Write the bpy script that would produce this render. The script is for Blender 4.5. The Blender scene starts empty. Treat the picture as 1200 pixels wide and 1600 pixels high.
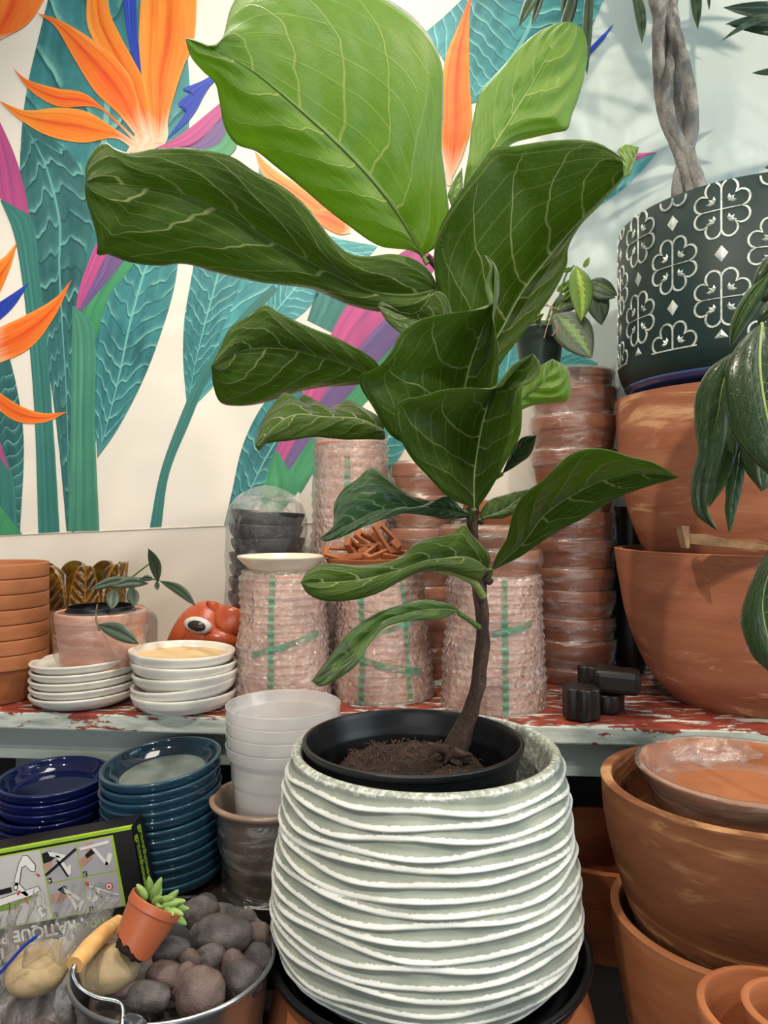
import bpy, bmesh, math, random
from math import sin, cos, pi, radians, sqrt, atan2
from mathutils import Vector, Matrix, Euler, noise
random.seed(7)
C = bpy.context.scene.collection
F = 1150.0; CAMZ = 1.25                      # focal length in pixels of a 1200x1600 frame, camera height
# ---------------- camera
cd = bpy.data.cameras.new('camera'); cam = bpy.data.objects.new('camera', cd); C.objects.link(cam)
cam.location = (0, 0, CAMZ); cam.rotation_euler = (radians(90), 0, 0)
cd.sensor_fit = 'VERTICAL'; cd.sensor_height = 24; cd.lens = 24 * F / 1600; cd.clip_start = 0.02
bpy.context.scene.camera = cam
# ---------------- view and world
vs = bpy.context.scene.view_settings
vs.view_transform = 'Standard'; vs.look = 'None'; vs.gamma = 1; vs.exposure = -0.1
wd = bpy.data.worlds.new('world'); bpy.context.scene.world = wd; wd.use_nodes = True
wd.node_tree.nodes['Background'].inputs[0].default_value = (0.93, 0.96, 1.0, 1)
wd.node_tree.nodes['Background'].inputs[1].default_value = 0.20
# ---------------- lamps
def lamp(name, kind, loc, target, power, col, size=0.1, spot=60, blend=0.5, sizey=None):
    l = bpy.data.lights.new(name, kind); l.energy = power; l.color = col
    if kind == 'AREA':
        l.size = size
        if sizey: l.shape = 'RECTANGLE'; l.size_y = sizey
    else: l.shadow_soft_size = size
    if kind == 'SPOT': l.spot_size = radians(spot); l.spot_blend = blend
    o = bpy.data.objects.new(name, l); C.objects.link(o); o.location = loc
    o.rotation_euler = (Vector(target) - Vector(loc)).to_track_quat('-Z', 'Y').to_euler()
    return o
lamp('ceiling_panel_light', 'AREA', (-0.1, 1.0, 2.95), (0, 1.0, 0), 21, (1, 0.95, 0.86), 1.2, sizey=0.5)
lamp('track_spot', 'SPOT', (-0.7, -0.2, 2.75), (-0.15, 1.25, 1.05), 92, (1, 0.88, 0.72), 0.03, 75)
lamp('track_spot', 'SPOT', (0.5, -0.5, 2.7), (0.1, 1.0, 1.0), 60, (1, 0.93, 0.82), 0.03, 70)
lamp('track_spot', 'SPOT', (1.15, 0.35, 2.75), (0.45, 1.4, 1.35), 60, (1, 0.84, 0.66), 0.012, 70)
lamp('shop_window_light', 'AREA', (2.2, 0.1, 1.9), (0.3, 1.3, 1.4), 26, (0.78, 0.92, 1.0), 1.4, sizey=1.2)

lamp('front_fill_light', 'AREA', (-0.5, -2.0, 1.15), (0, 1.1, 1.0), 22, (0.95, 0.97, 1.0), 1.8, sizey=1.0)  # unseen fill added behind the camera to brighten surfaces facing it

# ---------------- helpers
def W(px, py, Y): return Vector(((px-600)/F*Y, Y, CAMZ + (800-py)/F*Y))
def hexc(h):
    h = h.lstrip('#'); r = [int(h[i:i+2], 16)/255 for i in (0, 2, 4)]
    return tuple(((c+0.055)/1.055)**2.4 if c > 0.04045 else c/12.92 for c in r) + (1,)
def tag(o, label=None, cat=None, group=None, kind=None):
    if label: o['label'] = label
    if cat: o['category'] = cat
    if group: o['group'] = group
    if kind: o['kind'] = kind
    return o
def thing(name, label, cat, loc=(0, 0, 0), rot=(0, 0, 0), group=None):
    o = bpy.data.objects.new(name, None); C.objects.link(o); o.location = loc; o.rotation_euler = rot
    o.empty_display_size = 0.02
    return tag(o, label, cat, group)
def mesh_obj(name, verts, faces, mat, parent=None, uv=None, smooth=True, sharp=35, world=False, attr=None, mats=None, midx=None):
    """one mesh object; world=True: verts are world coordinates"""
    loc = Vector((0, 0, 0))
    if world:
        if parent is not None: off = parent.location.copy()
        else:
            n = len(verts); off = Vector((sum(v[0] for v in verts)/n, sum(v[1] for v in verts)/n, min(v[2] for v in verts))); loc = off.copy()
        verts = [Vector(v) - off for v in verts]
    me = bpy.data.meshes.new(name); me.from_pydata([tuple(v) for v in verts], [], faces)
    if uv:
        l = me.uv_layers.new(name='UVMap')
        for i, lp in enumerate(me.loops): l.data[i].uv = uv[lp.vertex_index]
    if attr:
        a = me.attributes.new('mask', 'FLOAT', 'POINT')
        for i, v in enumerate(attr): a.data[i].value = v
    for m in (mats or [mat]): me.materials.append(m)
    if midx:
        for p, i in zip(me.polygons, midx): p.material_index = i
    if smooth:
        me.shade_smooth(); me.set_sharp_from_angle(angle=radians(sharp))
    me.update()
    o = bpy.data.objects.new(name, me); C.objects.link(o); o.location = loc
    if parent is not None: o.parent = parent
    return o
def flip_fix(o):
    bm = bmesh.new(); bm.from_mesh(o.data); bmesh.ops.recalc_face_normals(bm, faces=bm.faces); bm.to_mesh(o.data); bm.free(); return o
def copy_tree(o, parent=None):
    c = o.copy(); C.objects.link(c)
    if parent is not None: c.parent = parent
    for ch in list(o.children): copy_tree(ch, c)
    return c
def rounded(pts, rad=0.003, n=3):
    out = [pts[0]]
    for i in range(1, len(pts)-1):
        p0, p, p1 = (Vector(q) for q in (pts[i-1], pts[i], pts[i+1]))
        a, b = p0-p, p1-p
        r = min(rad, a.length*0.45, b.length*0.45)
        if r < 1e-6: out.append(tuple(p)); continue
        A, B = p+a.normalized()*r, p+b.normalized()*r
        for k in range(n+1):
            t = k/n; q = A*(1-t)**2 + p*2*t*(1-t) + B*t*t; out.append((q.x, q.y))
    out.append(pts[-1]); return out
def lathe_data(prof, seg=64, fn=None, off=(0, 0, 0), closed=False):
    """prof: list of (r, z); fn(x, y, z, th, i) -> (x, y, z)"""
    V, Fc = [], []
    n = len(prof)
    for i, (r, z) in enumerate(prof):
        for k in range(seg):
            th = 2*pi*k/seg; x, y = r*cos(th), r*sin(th)
            if fn: x, y, zz = fn(x, y, z, th, i)
            else: zz = z
            V.append((x+off[0], y+off[1], zz+off[2]))
    for i in range(n-1):
        for k in range(seg):
            a, b = i*seg+k, i*seg+(k+1) % seg
            Fc.append((a, b, b+seg, a+seg))
    if closed:
        for k in range(seg):
            a, b = (n-1)*seg+k, (n-1)*seg+(k+1) % seg
            Fc.append((a, b, (k+1) % seg, k))
    return V, Fc
def lathe(name, prof, mat, parent=None, seg=64, fn=None, sharp=50, off=(0, 0, 0), closed=False):
    V, Fc = lathe_data(prof, seg, fn, off, closed)
    o = mesh_obj(name, V, Fc, mat, parent, sharp=sharp); return flip_fix(o)
def catmull(pts, n):
    """resample a polyline (tuples of any dimension) to n points by chord length with Catmull-Rom"""
    P = [Vector(p) for p in pts]
    if len(P) == 2: return [P[0].lerp(P[1], i/(n-1)) for i in range(n)]
    L = [0]
    for a, b in zip(P, P[1:]): L.append(L[-1] + max((b-a).length, 1e-7))
    out = []; j = 0
    for i in range(n):
        s = L[-1]*i/(n-1)
        while j < len(P)-2 and s > L[j+1]: j += 1
        t = (s-L[j])/(L[j+1]-L[j])
        p0 = P[j-1] if j else P[0]*2-P[1]; p1, p2 = P[j], P[j+1]
        p3 = P[j+2] if j+2 < len(P) else P[-1]*2-P[-2]
        d = L[j+1]-L[j]
        m1 = (p2-p0)/max((L[j+1]-(L[j-1] if j else -d+L[0])), 1e-7)*d
        m2 = (p3-p1)/max(((L[j+2] if j+2 < len(L) else L[-1]+d)-L[j]), 1e-7)*d
        t2, t3 = t*t, t*t*t
        out.append(p1*(2*t3-3*t2+1)+m1*(t3-2*t2+t)+p2*(-2*t3+3*t2)+m2*(t3-t2))
    return out
def tube_data(pts, rad, seg=10, n=None, bump=0, seed=0):
    P = catmull(pts, n or max(8, len(pts)*5)); m = len(P)
    if isinstance(rad, (list, tuple)):
        CL = [0]
        for a, b in zip(pts, pts[1:]): CL.append(CL[-1]+(Vector(b)-Vector(a)).length)
        KT = [CL[-1]*i/(len(rad)-1) for i in range(len(rad))] if len(rad) != len(pts) else CL
        R = []
        for i in range(m):
            s = CL[-1]*i/(m-1); j = max(0, min(len(KT)-2, sum(1 for q in KT if q <= s)-1)); t = (s-KT[j])/max(KT[j+1]-KT[j], 1e-9); R.append(rad[j]+(rad[j+1]-rad[j])*min(1, t))
    else: R = [rad]*m
    V, Fc = [], []
    t0 = (P[1]-P[0]).normalized(); N = t0.orthogonal().normalized()
    for i in range(m):
        t = (P[min(i+1, m-1)]-P[max(i-1, 0)]).normalized()
        N = (N-t*N.dot(t)).normalized(); B = t.cross(N)
        for k in range(seg):
            th = 2*pi*k/seg; d = N*cos(th)+B*sin(th); r = R[i]
            if bump: r *= 1+bump*noise.noise((P[i]*45+d*1.2)+Vector((seed, 0, 0)))
            V.append(P[i]+d*r)
    for i in range(m-1):
        for k in range(seg):
            a, b = i*seg+k, i*seg+(k+1) % seg; Fc.append((a, b, b+seg, a+seg))
    Fc.append(tuple(range(seg-1, -1, -1))); Fc.append(tuple(range((m-1)*seg, m*seg)))
    return V, Fc
def tube(name, pts, rad, mat, parent=None, seg=10, n=None, bump=0, world=True, seed=0):
    V, Fc = tube_data(pts, rad, seg, n, bump, seed)
    return mesh_obj(name, V, Fc, mat, parent, world=world, sharp=70)
def join_data(lst):
    V, Fc = [], []
    for v, f in lst:
        o = len(V); V += [tuple(x) for x in v]; Fc += [tuple(i+o for i in q) for q in f]
    return V, Fc
def box_data(x0, x1, y0, y1, z0, z1):
    return ([(x0, y0, z0), (x1, y0, z0), (x1, y1, z0), (x0, y1, z0), (x0, y0, z1), (x1, y0, z1), (x1, y1, z1), (x0, y1, z1)],
            [(0, 3, 2, 1), (4, 5, 6, 7), (0, 1, 5, 4), (1, 2, 6, 5), (2, 3, 7, 6), (3, 0, 4, 7)])
def bevel(o, w=0.002, seg=2):
    m = o.modifiers.new('bevel', 'BEVEL'); m.width = w; m.segments = seg; m.limit_method = 'ANGLE'; m.angle_limit = radians(40); return o
def solid(o, t=0.0008, off=0):
    m = o.modifiers.new('thickness', 'SOLIDIFY'); m.thickness = t; m.offset = off; return o

# ---------------- material helpers
class NT:
    def __init__(s, name):
        s.m = bpy.data.materials.new(name); s.m.use_nodes = True; s.t = s.m.node_tree; s.N = s.t.nodes
        s.b = s.N['Principled BSDF']; s.out = s.N['Material Output']
    def link(s, a, b): s.t.links.new(a, b)
    def put(s, sock, v):
        if isinstance(v, (int, float, tuple)): sock.default_value = v
        else: s.link(v, sock)
    def math(s, op, a, b=0.0, c=None, clamp=False):
        n = s.N.new('ShaderNodeMath'); n.operation = op; n.use_clamp = clamp
        s.put(n.inputs[0], a); s.put(n.inputs[1], b)
        if c is not None: s.put(n.inputs[2], c)
        return n.outputs[0]
    def coord(s, kind='Object'): return s.N.new('ShaderNodeTexCoord').outputs[kind]
    def mapping(s, vec, scale=(1, 1, 1), rot=(0, 0, 0), loc=(0, 0, 0)):
        n = s.N.new('ShaderNodeMapping'); s.link(vec, n.inputs[0]); n.inputs['Scale'].default_value = scale
        n.inputs['Rotation'].default_value = rot; n.inputs['Location'].default_value = loc; return n.outputs[0]
    def noise(s, vec, scale=10, detail=4, rough=0.5, dist=0.0):
        n = s.N.new('ShaderNodeTexNoise'); s.link(vec, n.inputs['Vector']); n.inputs['Scale'].default_value = scale
        n.inputs['Detail'].default_value = detail; n.inputs['Roughness'].default_value = rough; n.inputs['Distortion'].default_value = dist
        return n.outputs[0]
    def voro(s, vec, scale=10, feature='F1', out='Distance', rnd=1.0):
        n = s.N.new('ShaderNodeTexVoronoi'); n.feature = feature; s.link(vec, n.inputs['Vector']); n.inputs['Scale'].default_value = scale
        n.inputs['Randomness'].default_value = rnd; return n.outputs[out]
    def ramp(s, fac, stops, interp='LINEAR'):
        n = s.N.new('ShaderNodeValToRGB'); s.link(fac, n.inputs[0]); r = n.color_ramp; r.interpolation = interp
        while len(r.elements) > 1: r.elements.remove(r.elements[-1])
        for i, (p, c) in enumerate(stops):
            c = hexc(c) if isinstance(c, str) else ((c, c, c, 1) if not isinstance(c, tuple) else c)
            e = r.elements[0] if i == 0 else r.elements.new(p)
            e.position = p; e.color = c
        return n.outputs[0]
    def mix(s, fac, a, b, mode='MIX'):
        n = s.N.new('ShaderNodeMix'); n.data_type = 'RGBA'; n.blend_type = mode
        s.put(n.inputs[0], fac)
        for k, v in ((6, a), (7, b)):
            if isinstance(v, str): v = hexc(v)
            s.put(n.inputs[k], v)
        return n.outputs[2]
    def bump(s, h, strength=0.3, dist=0.002, normal=None):
        n = s.N.new('ShaderNodeBump'); s.link(h, n.inputs['Height']); n.inputs['Strength'].default_value = strength
        n.inputs['Distance'].default_value = dist
        if normal is not None: s.link(normal, n.inputs['Normal'])
        return n.outputs[0]
    def fres(s, f0=0.04, normal=None, power=4.0):
        n = s.N.new('ShaderNodeLayerWeight'); n.inputs['Blend'].default_value = 0.5
        if normal is not None: s.link(normal, n.inputs['Normal'])
        return s.math('ADD', s.math('MULTIPLY', s.math('POWER', n.outputs['Facing'], power), 1-f0), f0, clamp=True)
    def sep(s, vec):
        n = s.N.new('ShaderNodeSeparateXYZ'); s.link(vec, n.inputs[0]); return n.outputs
    def attr(s, name):
        n = s.N.new('ShaderNodeAttribute'); n.attribute_name = name; return n.outputs['Fac']
    def set(s, color=None, rough=None, metal=None, normal=None, spec=None, coat=None, trans=None, alpha=None):
        for k, v in (('Base Color', color), ('Roughness', rough), ('Metallic', metal), ('Normal', normal), ('Specular IOR Level', spec),
                     ('Coat Weight', coat), ('Transmission Weight', trans), ('Alpha', alpha)):
            if v is None: continue
            if isinstance(v, str): v = hexc(v)
            s.put(s.b.inputs[k], v)
        return s.m
def simple(name, col, rough=0.5, metal=0, spec=0.5, var=0.12, scale=25, bump=0.15, coat=0):
    n = NT(name); co = n.coord(); f = n.noise(co, scale, 5, 0.6)
    c = hexc(col); d = tuple(x*(1-var*1.6) for x in c[:3])+(1,); l = tuple(min(1, x*(1+var)) for x in c[:3])+(1,)
    col2 = n.ramp(f, [(0.3, d), (0.7, l)])
    nm = n.bump(n.noise(co, scale*8, 4, 0.6), bump, 0.0006) if bump else None
    n.set(color=col2, rough=rough, metal=metal, spec=spec, coat=coat)
    if nm is not None: n.set(normal=nm)
    return n.m

def terracotta(name, base, dark, light, streak=0.0, streakcol='#e0a880', rough=0.75, sscale=1.0):
    n = NT(name); co = n.coord()
    f = n.noise(n.mapping(co, (3, 3, 14)), 2.2, 6, 0.6, 0.4)
    c = n.ramp(f, [(0.25, dark), (0.5, base), (0.8, light)])
    if streak > 0:
        s1 = n.noise(n.mapping(co, (5*sscale, 5*sscale, 34*sscale), (0.10, 0.07, 0)), 1.5, 7, 0.68, 1.3)
        m = n.ramp(s1, [(0.64-0.1*streak, 0.0), (0.70-0.08*streak, 1.0)])
        big = n.noise(n.mapping(co, (6, 6, 10), loc=(3, 1, 2)), 1.3, 3, 0.5)
        m = n.math('MULTIPLY', m, n.ramp(big, [(0.45, 0.0), (0.58, 1.0)]))
        c = n.mix(n.math('MULTIPLY', m, 0.75), c, streakcol)
    sp = n.noise(co, 220, 3, 0.7)
    rings = n.noise(n.mapping(co, (1, 1, 160)), 2.0, 3, 0.6)
    nm = n.bump(rings, 0.25, 0.0008, n.bump(sp, 0.2, 0.0004))
    return n.set(color=c, rough=rough, normal=nm, spec=0.3)
def glaze(name, c0, c1, edge, rough=0.1, scale=14):
    n = NT(name); co = n.coord()
    f = n.noise(co, scale, 5, 0.65, 0.6); c = n.ramp(f, [(0.3, c0), (0.68, c1)])
    geo = n.N.new('ShaderNodeNewGeometry'); 
    e = n.attr('mask'); e2 = n.math('ADD', e, n.math('MULTIPLY', n.math('SUBTRACT', n.noise(co, 50, 3), 0.5), 0.5), clamp=True)
    c = n.mix(n.math('MULTIPLY', e2, e), c, edge)
    nm = n.bump(n.noise(co, 40, 3), 0.12, 0.002)
    return n.set(color=c, rough=rough, normal=nm, spec=0.6, coat=0.4)
def film(name, base_op=0.12, streak_op=0.45, tint='#f2efe8', wr=(1, 1, 1), scale=9, bumpd=0.006, rot=(0.5, 0.5, 0), rough=0.14, lo=.52, hi=.72, f0=.08):
    """clear wrinkled plastic: transparent, with glossy creases"""
    n = NT(name); co = n.coord(); mp = n.mapping(co, wr, rot)
    w1 = n.noise(mp, scale, 6, 0.62, 1.6)
    w2 = n.noise(n.mapping(co, wr, (0.9, -0.3, 0.4)), scale*2.3, 4, 0.6, 1.0)
    h = n.math('ADD', w1, n.math('MULTIPLY', w2, 0.5))
    nm = n.bump(h, 0.9, bumpd)
    tr = n.N.new('ShaderNodeBsdfTransparent')
    gl = n.N.new('ShaderNodeBsdfGlossy'); gl.inputs['Roughness'].default_value = rough; n.link(nm, gl.inputs['Normal'])
    df = n.N.new('ShaderNodeBsdfTranslucent'); df.inputs[0].default_value = hexc(tint)
    d2 = n.N.new('ShaderNodeBsdfDiffuse'); d2.inputs[0].default_value = hexc(tint)
    m0 = n.N.new('ShaderNodeMixShader'); m0.inputs[0].default_value = 0.7; n.link(df.outputs[0], m0.inputs[1]); n.link(d2.outputs[0], m0.inputs[2])
    m1 = n.N.new('ShaderNodeMixShader'); op = n.ramp(w2, [(lo, base_op), (hi, streak_op)])
    n.link(op, m1.inputs[0]); n.link(tr.outputs[0], m1.inputs[1]); n.link(m0.outputs[0], m1.inputs[2])
    m2 = n.N.new('ShaderNodeMixShader'); n.link(n.fres(f0, nm, 3.5), m2.inputs[0])
    n.link(m1.outputs[0], m2.inputs[1]); n.link(gl.outputs[0], m2.inputs[2])
    n.link(m2.outputs[0], n.out.inputs[0]); n.N.remove(n.b); return n.m
def bubble(name, tint='#f3e6dc', op=0.32):
    n = NT(name); co = n.coord()
    cell = n.voro(co, 105, 'F1'); wr = n.noise(co, 26, 5, 0.7, 1.5)
    h = n.math('ADD', n.math('MULTIPLY', cell, -1.0), n.math('MULTIPLY', wr, 1.6))
    nm = n.bump(h, 1.0, 0.006)
    tr = n.N.new('ShaderNodeBsdfTransparent'); d = n.N.new('ShaderNodeBsdfDiffuse'); d.inputs[0].default_value = hexc(tint)
    gl = n.N.new('ShaderNodeBsdfGlossy'); gl.inputs['Roughness'].default_value = 0.16; n.link(nm, gl.inputs['Normal']); n.link(n.bump(h, 0.25, 0.004), d.inputs['Normal'])
    fine = n.noise(co, 140, 4, 0.75, 0.8)
    o = n.ramp(n.math('ADD', n.math('MULTIPLY', wr, 0.6), n.math('MULTIPLY', fine, 0.4)), [(0.36, op*0.6), (0.5, op), (0.64, min(1, op*1.7))])
    m1 = n.N.new('ShaderNodeMixShader'); n.link(o, m1.inputs[0]); n.link(tr.outputs[0], m1.inputs[1]); n.link(d.outputs[0], m1.inputs[2])
    m2 = n.N.new('ShaderNodeMixShader'); n.link(n.fres(0.10, nm, 3.5), m2.inputs[0])
    n.link(m1.outputs[0], m2.inputs[1]); n.link(gl.outputs[0], m2.inputs[2]); n.link(m2.outputs[0], n.out.inputs[0]); n.N.remove(n.b); return n.m
def leaf_mat(name, blade, deep, vein, trans, tw=0.5, rough=0.45, nvein=6.0, k=0.42, vw=0.05, gloss=0.1, veinop=0.8, herring=False, blot=None, quilt=0.0):
    """two sided blade with midrib, curved side veins and a fine net, in the leaf's own UV (u along, v across)"""
    n = NT(name); uvn = n.N.new('ShaderNodeUVMap'); uvn.uv_map = 'UVMap'; u, v, _ = n.sep(uvn.outputs[0])
    co = n.coord()
    av = n.math('ABSOLUTE', v)
    side = n.math('MULTIPLY', n.math('GREATER_THAN', v, 0.0), 0.42)
    wob = n.math('MULTIPLY', n.math('SUBTRACT', n.noise(uvn.outputs[0], 3.0, 2), 0.5), 0.10)
    ph = n.math('ADD', n.math('MULTIPLY', n.math('SUBTRACT', n.math('ADD', u, wob), n.math('MULTIPLY', n.math('POWER', av, 1.6), k)), nvein), side)
    fr = n.math('FRACT', ph); d = n.math('ABSOLUTE', n.math('SUBTRACT', fr, 0.5))
    w = n.math('MULTIPLY', n.math('SUBTRACT', 1.15, av), vw)
    lat = n.math('SUBTRACT', 1.0, n.math('DIVIDE', d, w), clamp=True)
    lat = n.math('SMOOTH_MIN', n.math('MULTIPLY', lat, 1.8), 1.0, 0.1, clamp=True)
    lat = n.math('MULTIPLY', lat, n.math('LESS_THAN', av, 0.93))
    # finer cross veins and net
    p2 = n.math('FRACT', n.math('ADD', n.math('MULTIPLY', n.math('ADD', av, n.math('MULTIPLY', u, 0.25)), 6.0), n.math('MULTIPLY', wob, 4.0)))
    c2 = n.math('SUBTRACT', 1.0, n.math('DIVIDE', n.math('ABSOLUTE', n.math('SUBTRACT', p2, 0.5)), 0.06), clamp=True)
    net = n.voro(n.mapping(uvn.outputs[0], (1.6, 1, 1)), 26, 'DISTANCE_TO_EDGE'); net = n.math('SUBTRACT', 1.0, n.math('DIVIDE', net, 0.07), clamp=True)
    fine = n.math('ADD', n.math('MULTIPLY', c2, 0.38), n.math('MULTIPLY', net, 0.14))
    mid = n.math('SUBTRACT', 1.0, n.math('DIVIDE', av, n.math('MULTIPLY', n.math('SUBTRACT', 1.15, u), 0.035)), clamp=True)
    vm = n.math('MULTIPLY', n.math('MAXIMUM', n.math('MAXIMUM', lat, mid), fine), veinop, clamp=True)
    bc = n.ramp(n.noise(co, 13, 4, 0.6), [(0.3, deep), (0.7, blade)])
    if herring:
        zig = n.math('LESS_THAN', av, n.math('ADD', 0.13, n.math('MULTIPLY', n.math('ABSOLUTE', n.math('SUBTRACT', n.math('FRACT', n.math('MULTIPLY', u, nvein)), 0.5)), 0.35)))
        bc = n.mix(n.math('MULTIPLY', zig, 0.8), bc, herring)
    if blot:
        bl = n.math('MULTIPLY', n.ramp(n.noise(uvn.outputs[0], 9, 4, 0.7), [(0.46, 0.0), (0.50, 1.0)]), n.math('GREATER_THAN', u, 0.74)); bc = n.mix(bl, bc, blot)
    col = n.mix(vm, bc, vein)
    h = n.math('ADD', n.math('MAXIMUM', lat, mid), n.math('MULTIPLY', fine, 0.8))
    cs = n.math('MULTIPLY', n.math('COSINE', n.math('MULTIPLY', n.math('SUBTRACT', ph, 0.5), 6.2832)), n.math('SUBTRACT', 1.0, n.math('POWER', av, 3.0)))
    geo = n.N.new('ShaderNodeNewGeometry')
    nm = n.bump(h, 0.5, 0.0014, n.bump(cs, quilt, 0.0045) if quilt else None)
    dif = n.N.new('ShaderNodeBsdfDiffuse'); n.link(col, dif.inputs[0]); n.link(nm, dif.inputs['Normal'])
    tl = n.N.new('ShaderNodeBsdfTranslucent'); n.link(n.mix(n.math('MULTIPLY', vm, 0.35), hexc(trans), hexc('#3c5a10')), tl.inputs[0])
    gl = n.N.new('ShaderNodeBsdfGlossy'); gl.inputs['Roughness'].default_value = rough; n.link(nm, gl.inputs['Normal'])
    m1 = n.N.new('ShaderNodeMixShader'); m1.inputs[0].default_value = tw; n.link(dif.outputs[0], m1.inputs[1]); n.link(tl.outputs[0], m1.inputs[2])
    m2 = n.N.new('ShaderNodeMixShader'); n.link(n.fres(gloss*0.4, nm, 5.0), m2.inputs[0])
    n.link(m1.outputs[0], m2.inputs[1]); n.link(gl.outputs[0], m2.inputs[2]); n.link(m2.outputs[0], n.out.inputs[0]); n.N.remove(n.b); return n.m
def blade_grid(mid, left, right, nu=44, nv=22, bulge=0.006, quilt=0.0, nvein=6, k=0.42, seed=0, wave=0.0):
    """mid/left/right: world points from base to tip -> verts, faces, uv"""
    M, Lf, R = catmull(mid, nu), catmull(left, nu), catmull(right, nu)
    V, UV, Fc = [], [], []
    for i in range(nu):
        u = i/(nu-1)
        nrm = (R[i]-M[i]).cross(M[min(i+1, nu-1)]-M[max(i-1, 0)]) + (M[i]-Lf[i]).cross(M[min(i+1, nu-1)]-M[max(i-1, 0)])
        nrm = nrm.normalized() if nrm.length > 1e-9 else Vector((0, -1, 0))
        if nrm.y > 0: nrm = -nrm
        for j in range(-nv//2, nv//2+1):
            v = j/(nv//2); av = abs(v); E = Lf[i] if v < 0 else R[i]
            env = sin(pi*min(max(u, 0.0), 1.0))**0.5
            ph = (u - k*av**1.6)*nvein + (0.42 if v > 0 else 0)
            p = M[i].lerp(E, av) + nrm*(bulge*4*av*(1-av)*env + quilt*env*min(1, av*3)*(1-av**4)*(0.5-0.5*cos(2*pi*(ph-0.5))) )
            if wave: p += nrm*wave*av*av*env*noise.noise(Vector((u*6+seed*7.3, v*1.5, seed)))
            V.append(p); UV.append((u, v))
    w = nv//2*2+1
    for i in range(nu-1):
        for j in range(w-1):
            a = i*w+j; Fc.append((a, a+1, a+w+1, a+w))
    return V, Fc, UV
# =====================================================================  THE SETTING
SL = -0.091                                   # wall and shelf run slightly towards the camera on the right
ux = Vector((1, SL, 0)).normalized(); vy = Vector((-SL, 1, 0)).normalized()
SH0 = 1.055; ZS = 0.95; WALLY = 1.478
def sp(X, v, z):                               # point at world X along the shelf, v metres behind its front edge
    p = Vector((X, SH0+SL*X, 0)) + vy*v; return (p.x, p.y, z)
def wallpt(px, py, off=0.0):
    dx = (px-600)/F; t = (WALLY-off)/(1-SL*dx); return Vector((dx*t, t, CAMZ+(800-py)/F*t))
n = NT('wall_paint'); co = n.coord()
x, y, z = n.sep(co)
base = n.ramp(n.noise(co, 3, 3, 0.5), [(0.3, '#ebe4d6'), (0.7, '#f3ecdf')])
aqua_shade = n.ramp(n.noise(n.mapping(co, (1, 1, .5)), 5, 4, 0.6), [(0.3, '#a9bcb9'), (0.7, '#c6d2ce')])  # pale teal wash, greyed: the foliage's shade is painted into this colour
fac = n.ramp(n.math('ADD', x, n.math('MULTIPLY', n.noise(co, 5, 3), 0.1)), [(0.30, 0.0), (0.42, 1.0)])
WALLM = n.set(color=n.mix(fac, base, aqua_shade), rough=0.55, normal=n.bump(n.noise(co, 60, 4), 0.15, 0.001), spec=0.35)
def slab(name, pts2, z0, z1, mat, parent=None):
    V = [(p[0], p[1], z0) for p in pts2] + [(p[0], p[1], z1) for p in pts2]; k = len(pts2)
    Fc = [tuple(range(k-1, -1, -1)), tuple(range(k, 2*k))] + [(i, (i+1) % k, (i+1) % k+k, i+k) for i in range(k)]
    return flip_fix(mesh_obj(name, V, Fc, mat, parent, smooth=False))
wa, wb = Vector((-1.6, WALLY+SL*-1.6)), Vector((1.9, WALLY+SL*1.9))
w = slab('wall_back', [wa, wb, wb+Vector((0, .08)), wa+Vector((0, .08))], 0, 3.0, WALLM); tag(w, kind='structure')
FLM = simple('floor_concrete', '#4a4642', 0.8, scale=6)
w = slab('floor', [(-2.6, -2.2), (2.6, -2.2), (2.6, 1.62), (-2.6, 1.62)], -0.06, 0, FLM); tag(w, kind='structure')
CLM = simple('ceiling_paint', '#e6e2da', 0.8, scale=6)
w = slab('ceiling', [(-2.6, -2.2), (2.6, -2.2), (2.6, 1.62), (-2.6, 1.62)], 3.0, 3.06, CLM); tag(w, kind='structure')
# joint line under the mural
pl = [wallpt(px, py, 0.0) for px, py in ((-200, 846), (0, 837), (180, 829), (360, 821), (700, 812), (1300, 800))]
V, Fc = [], []
for p in pl:
    V += [p+Vector((0, -0.0022, -0.0006)), p+Vector((0, -0.0022, 0.0006)), p+Vector((0, 0.001, 0.0006)), p+Vector((0, 0.001, -0.0006))]
for i in range(len(pl)-1):
    for k in range(4): Fc.append((i*4+k, i*4+(k+1) % 4, i*4+4+(k+1) % 4, i*4+4+k))
tag(mesh_obj('trim_1', V, Fc, simple('joint_paint', '#d3c8b8', 0.6), world=True, smooth=False), kind='structure')

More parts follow.
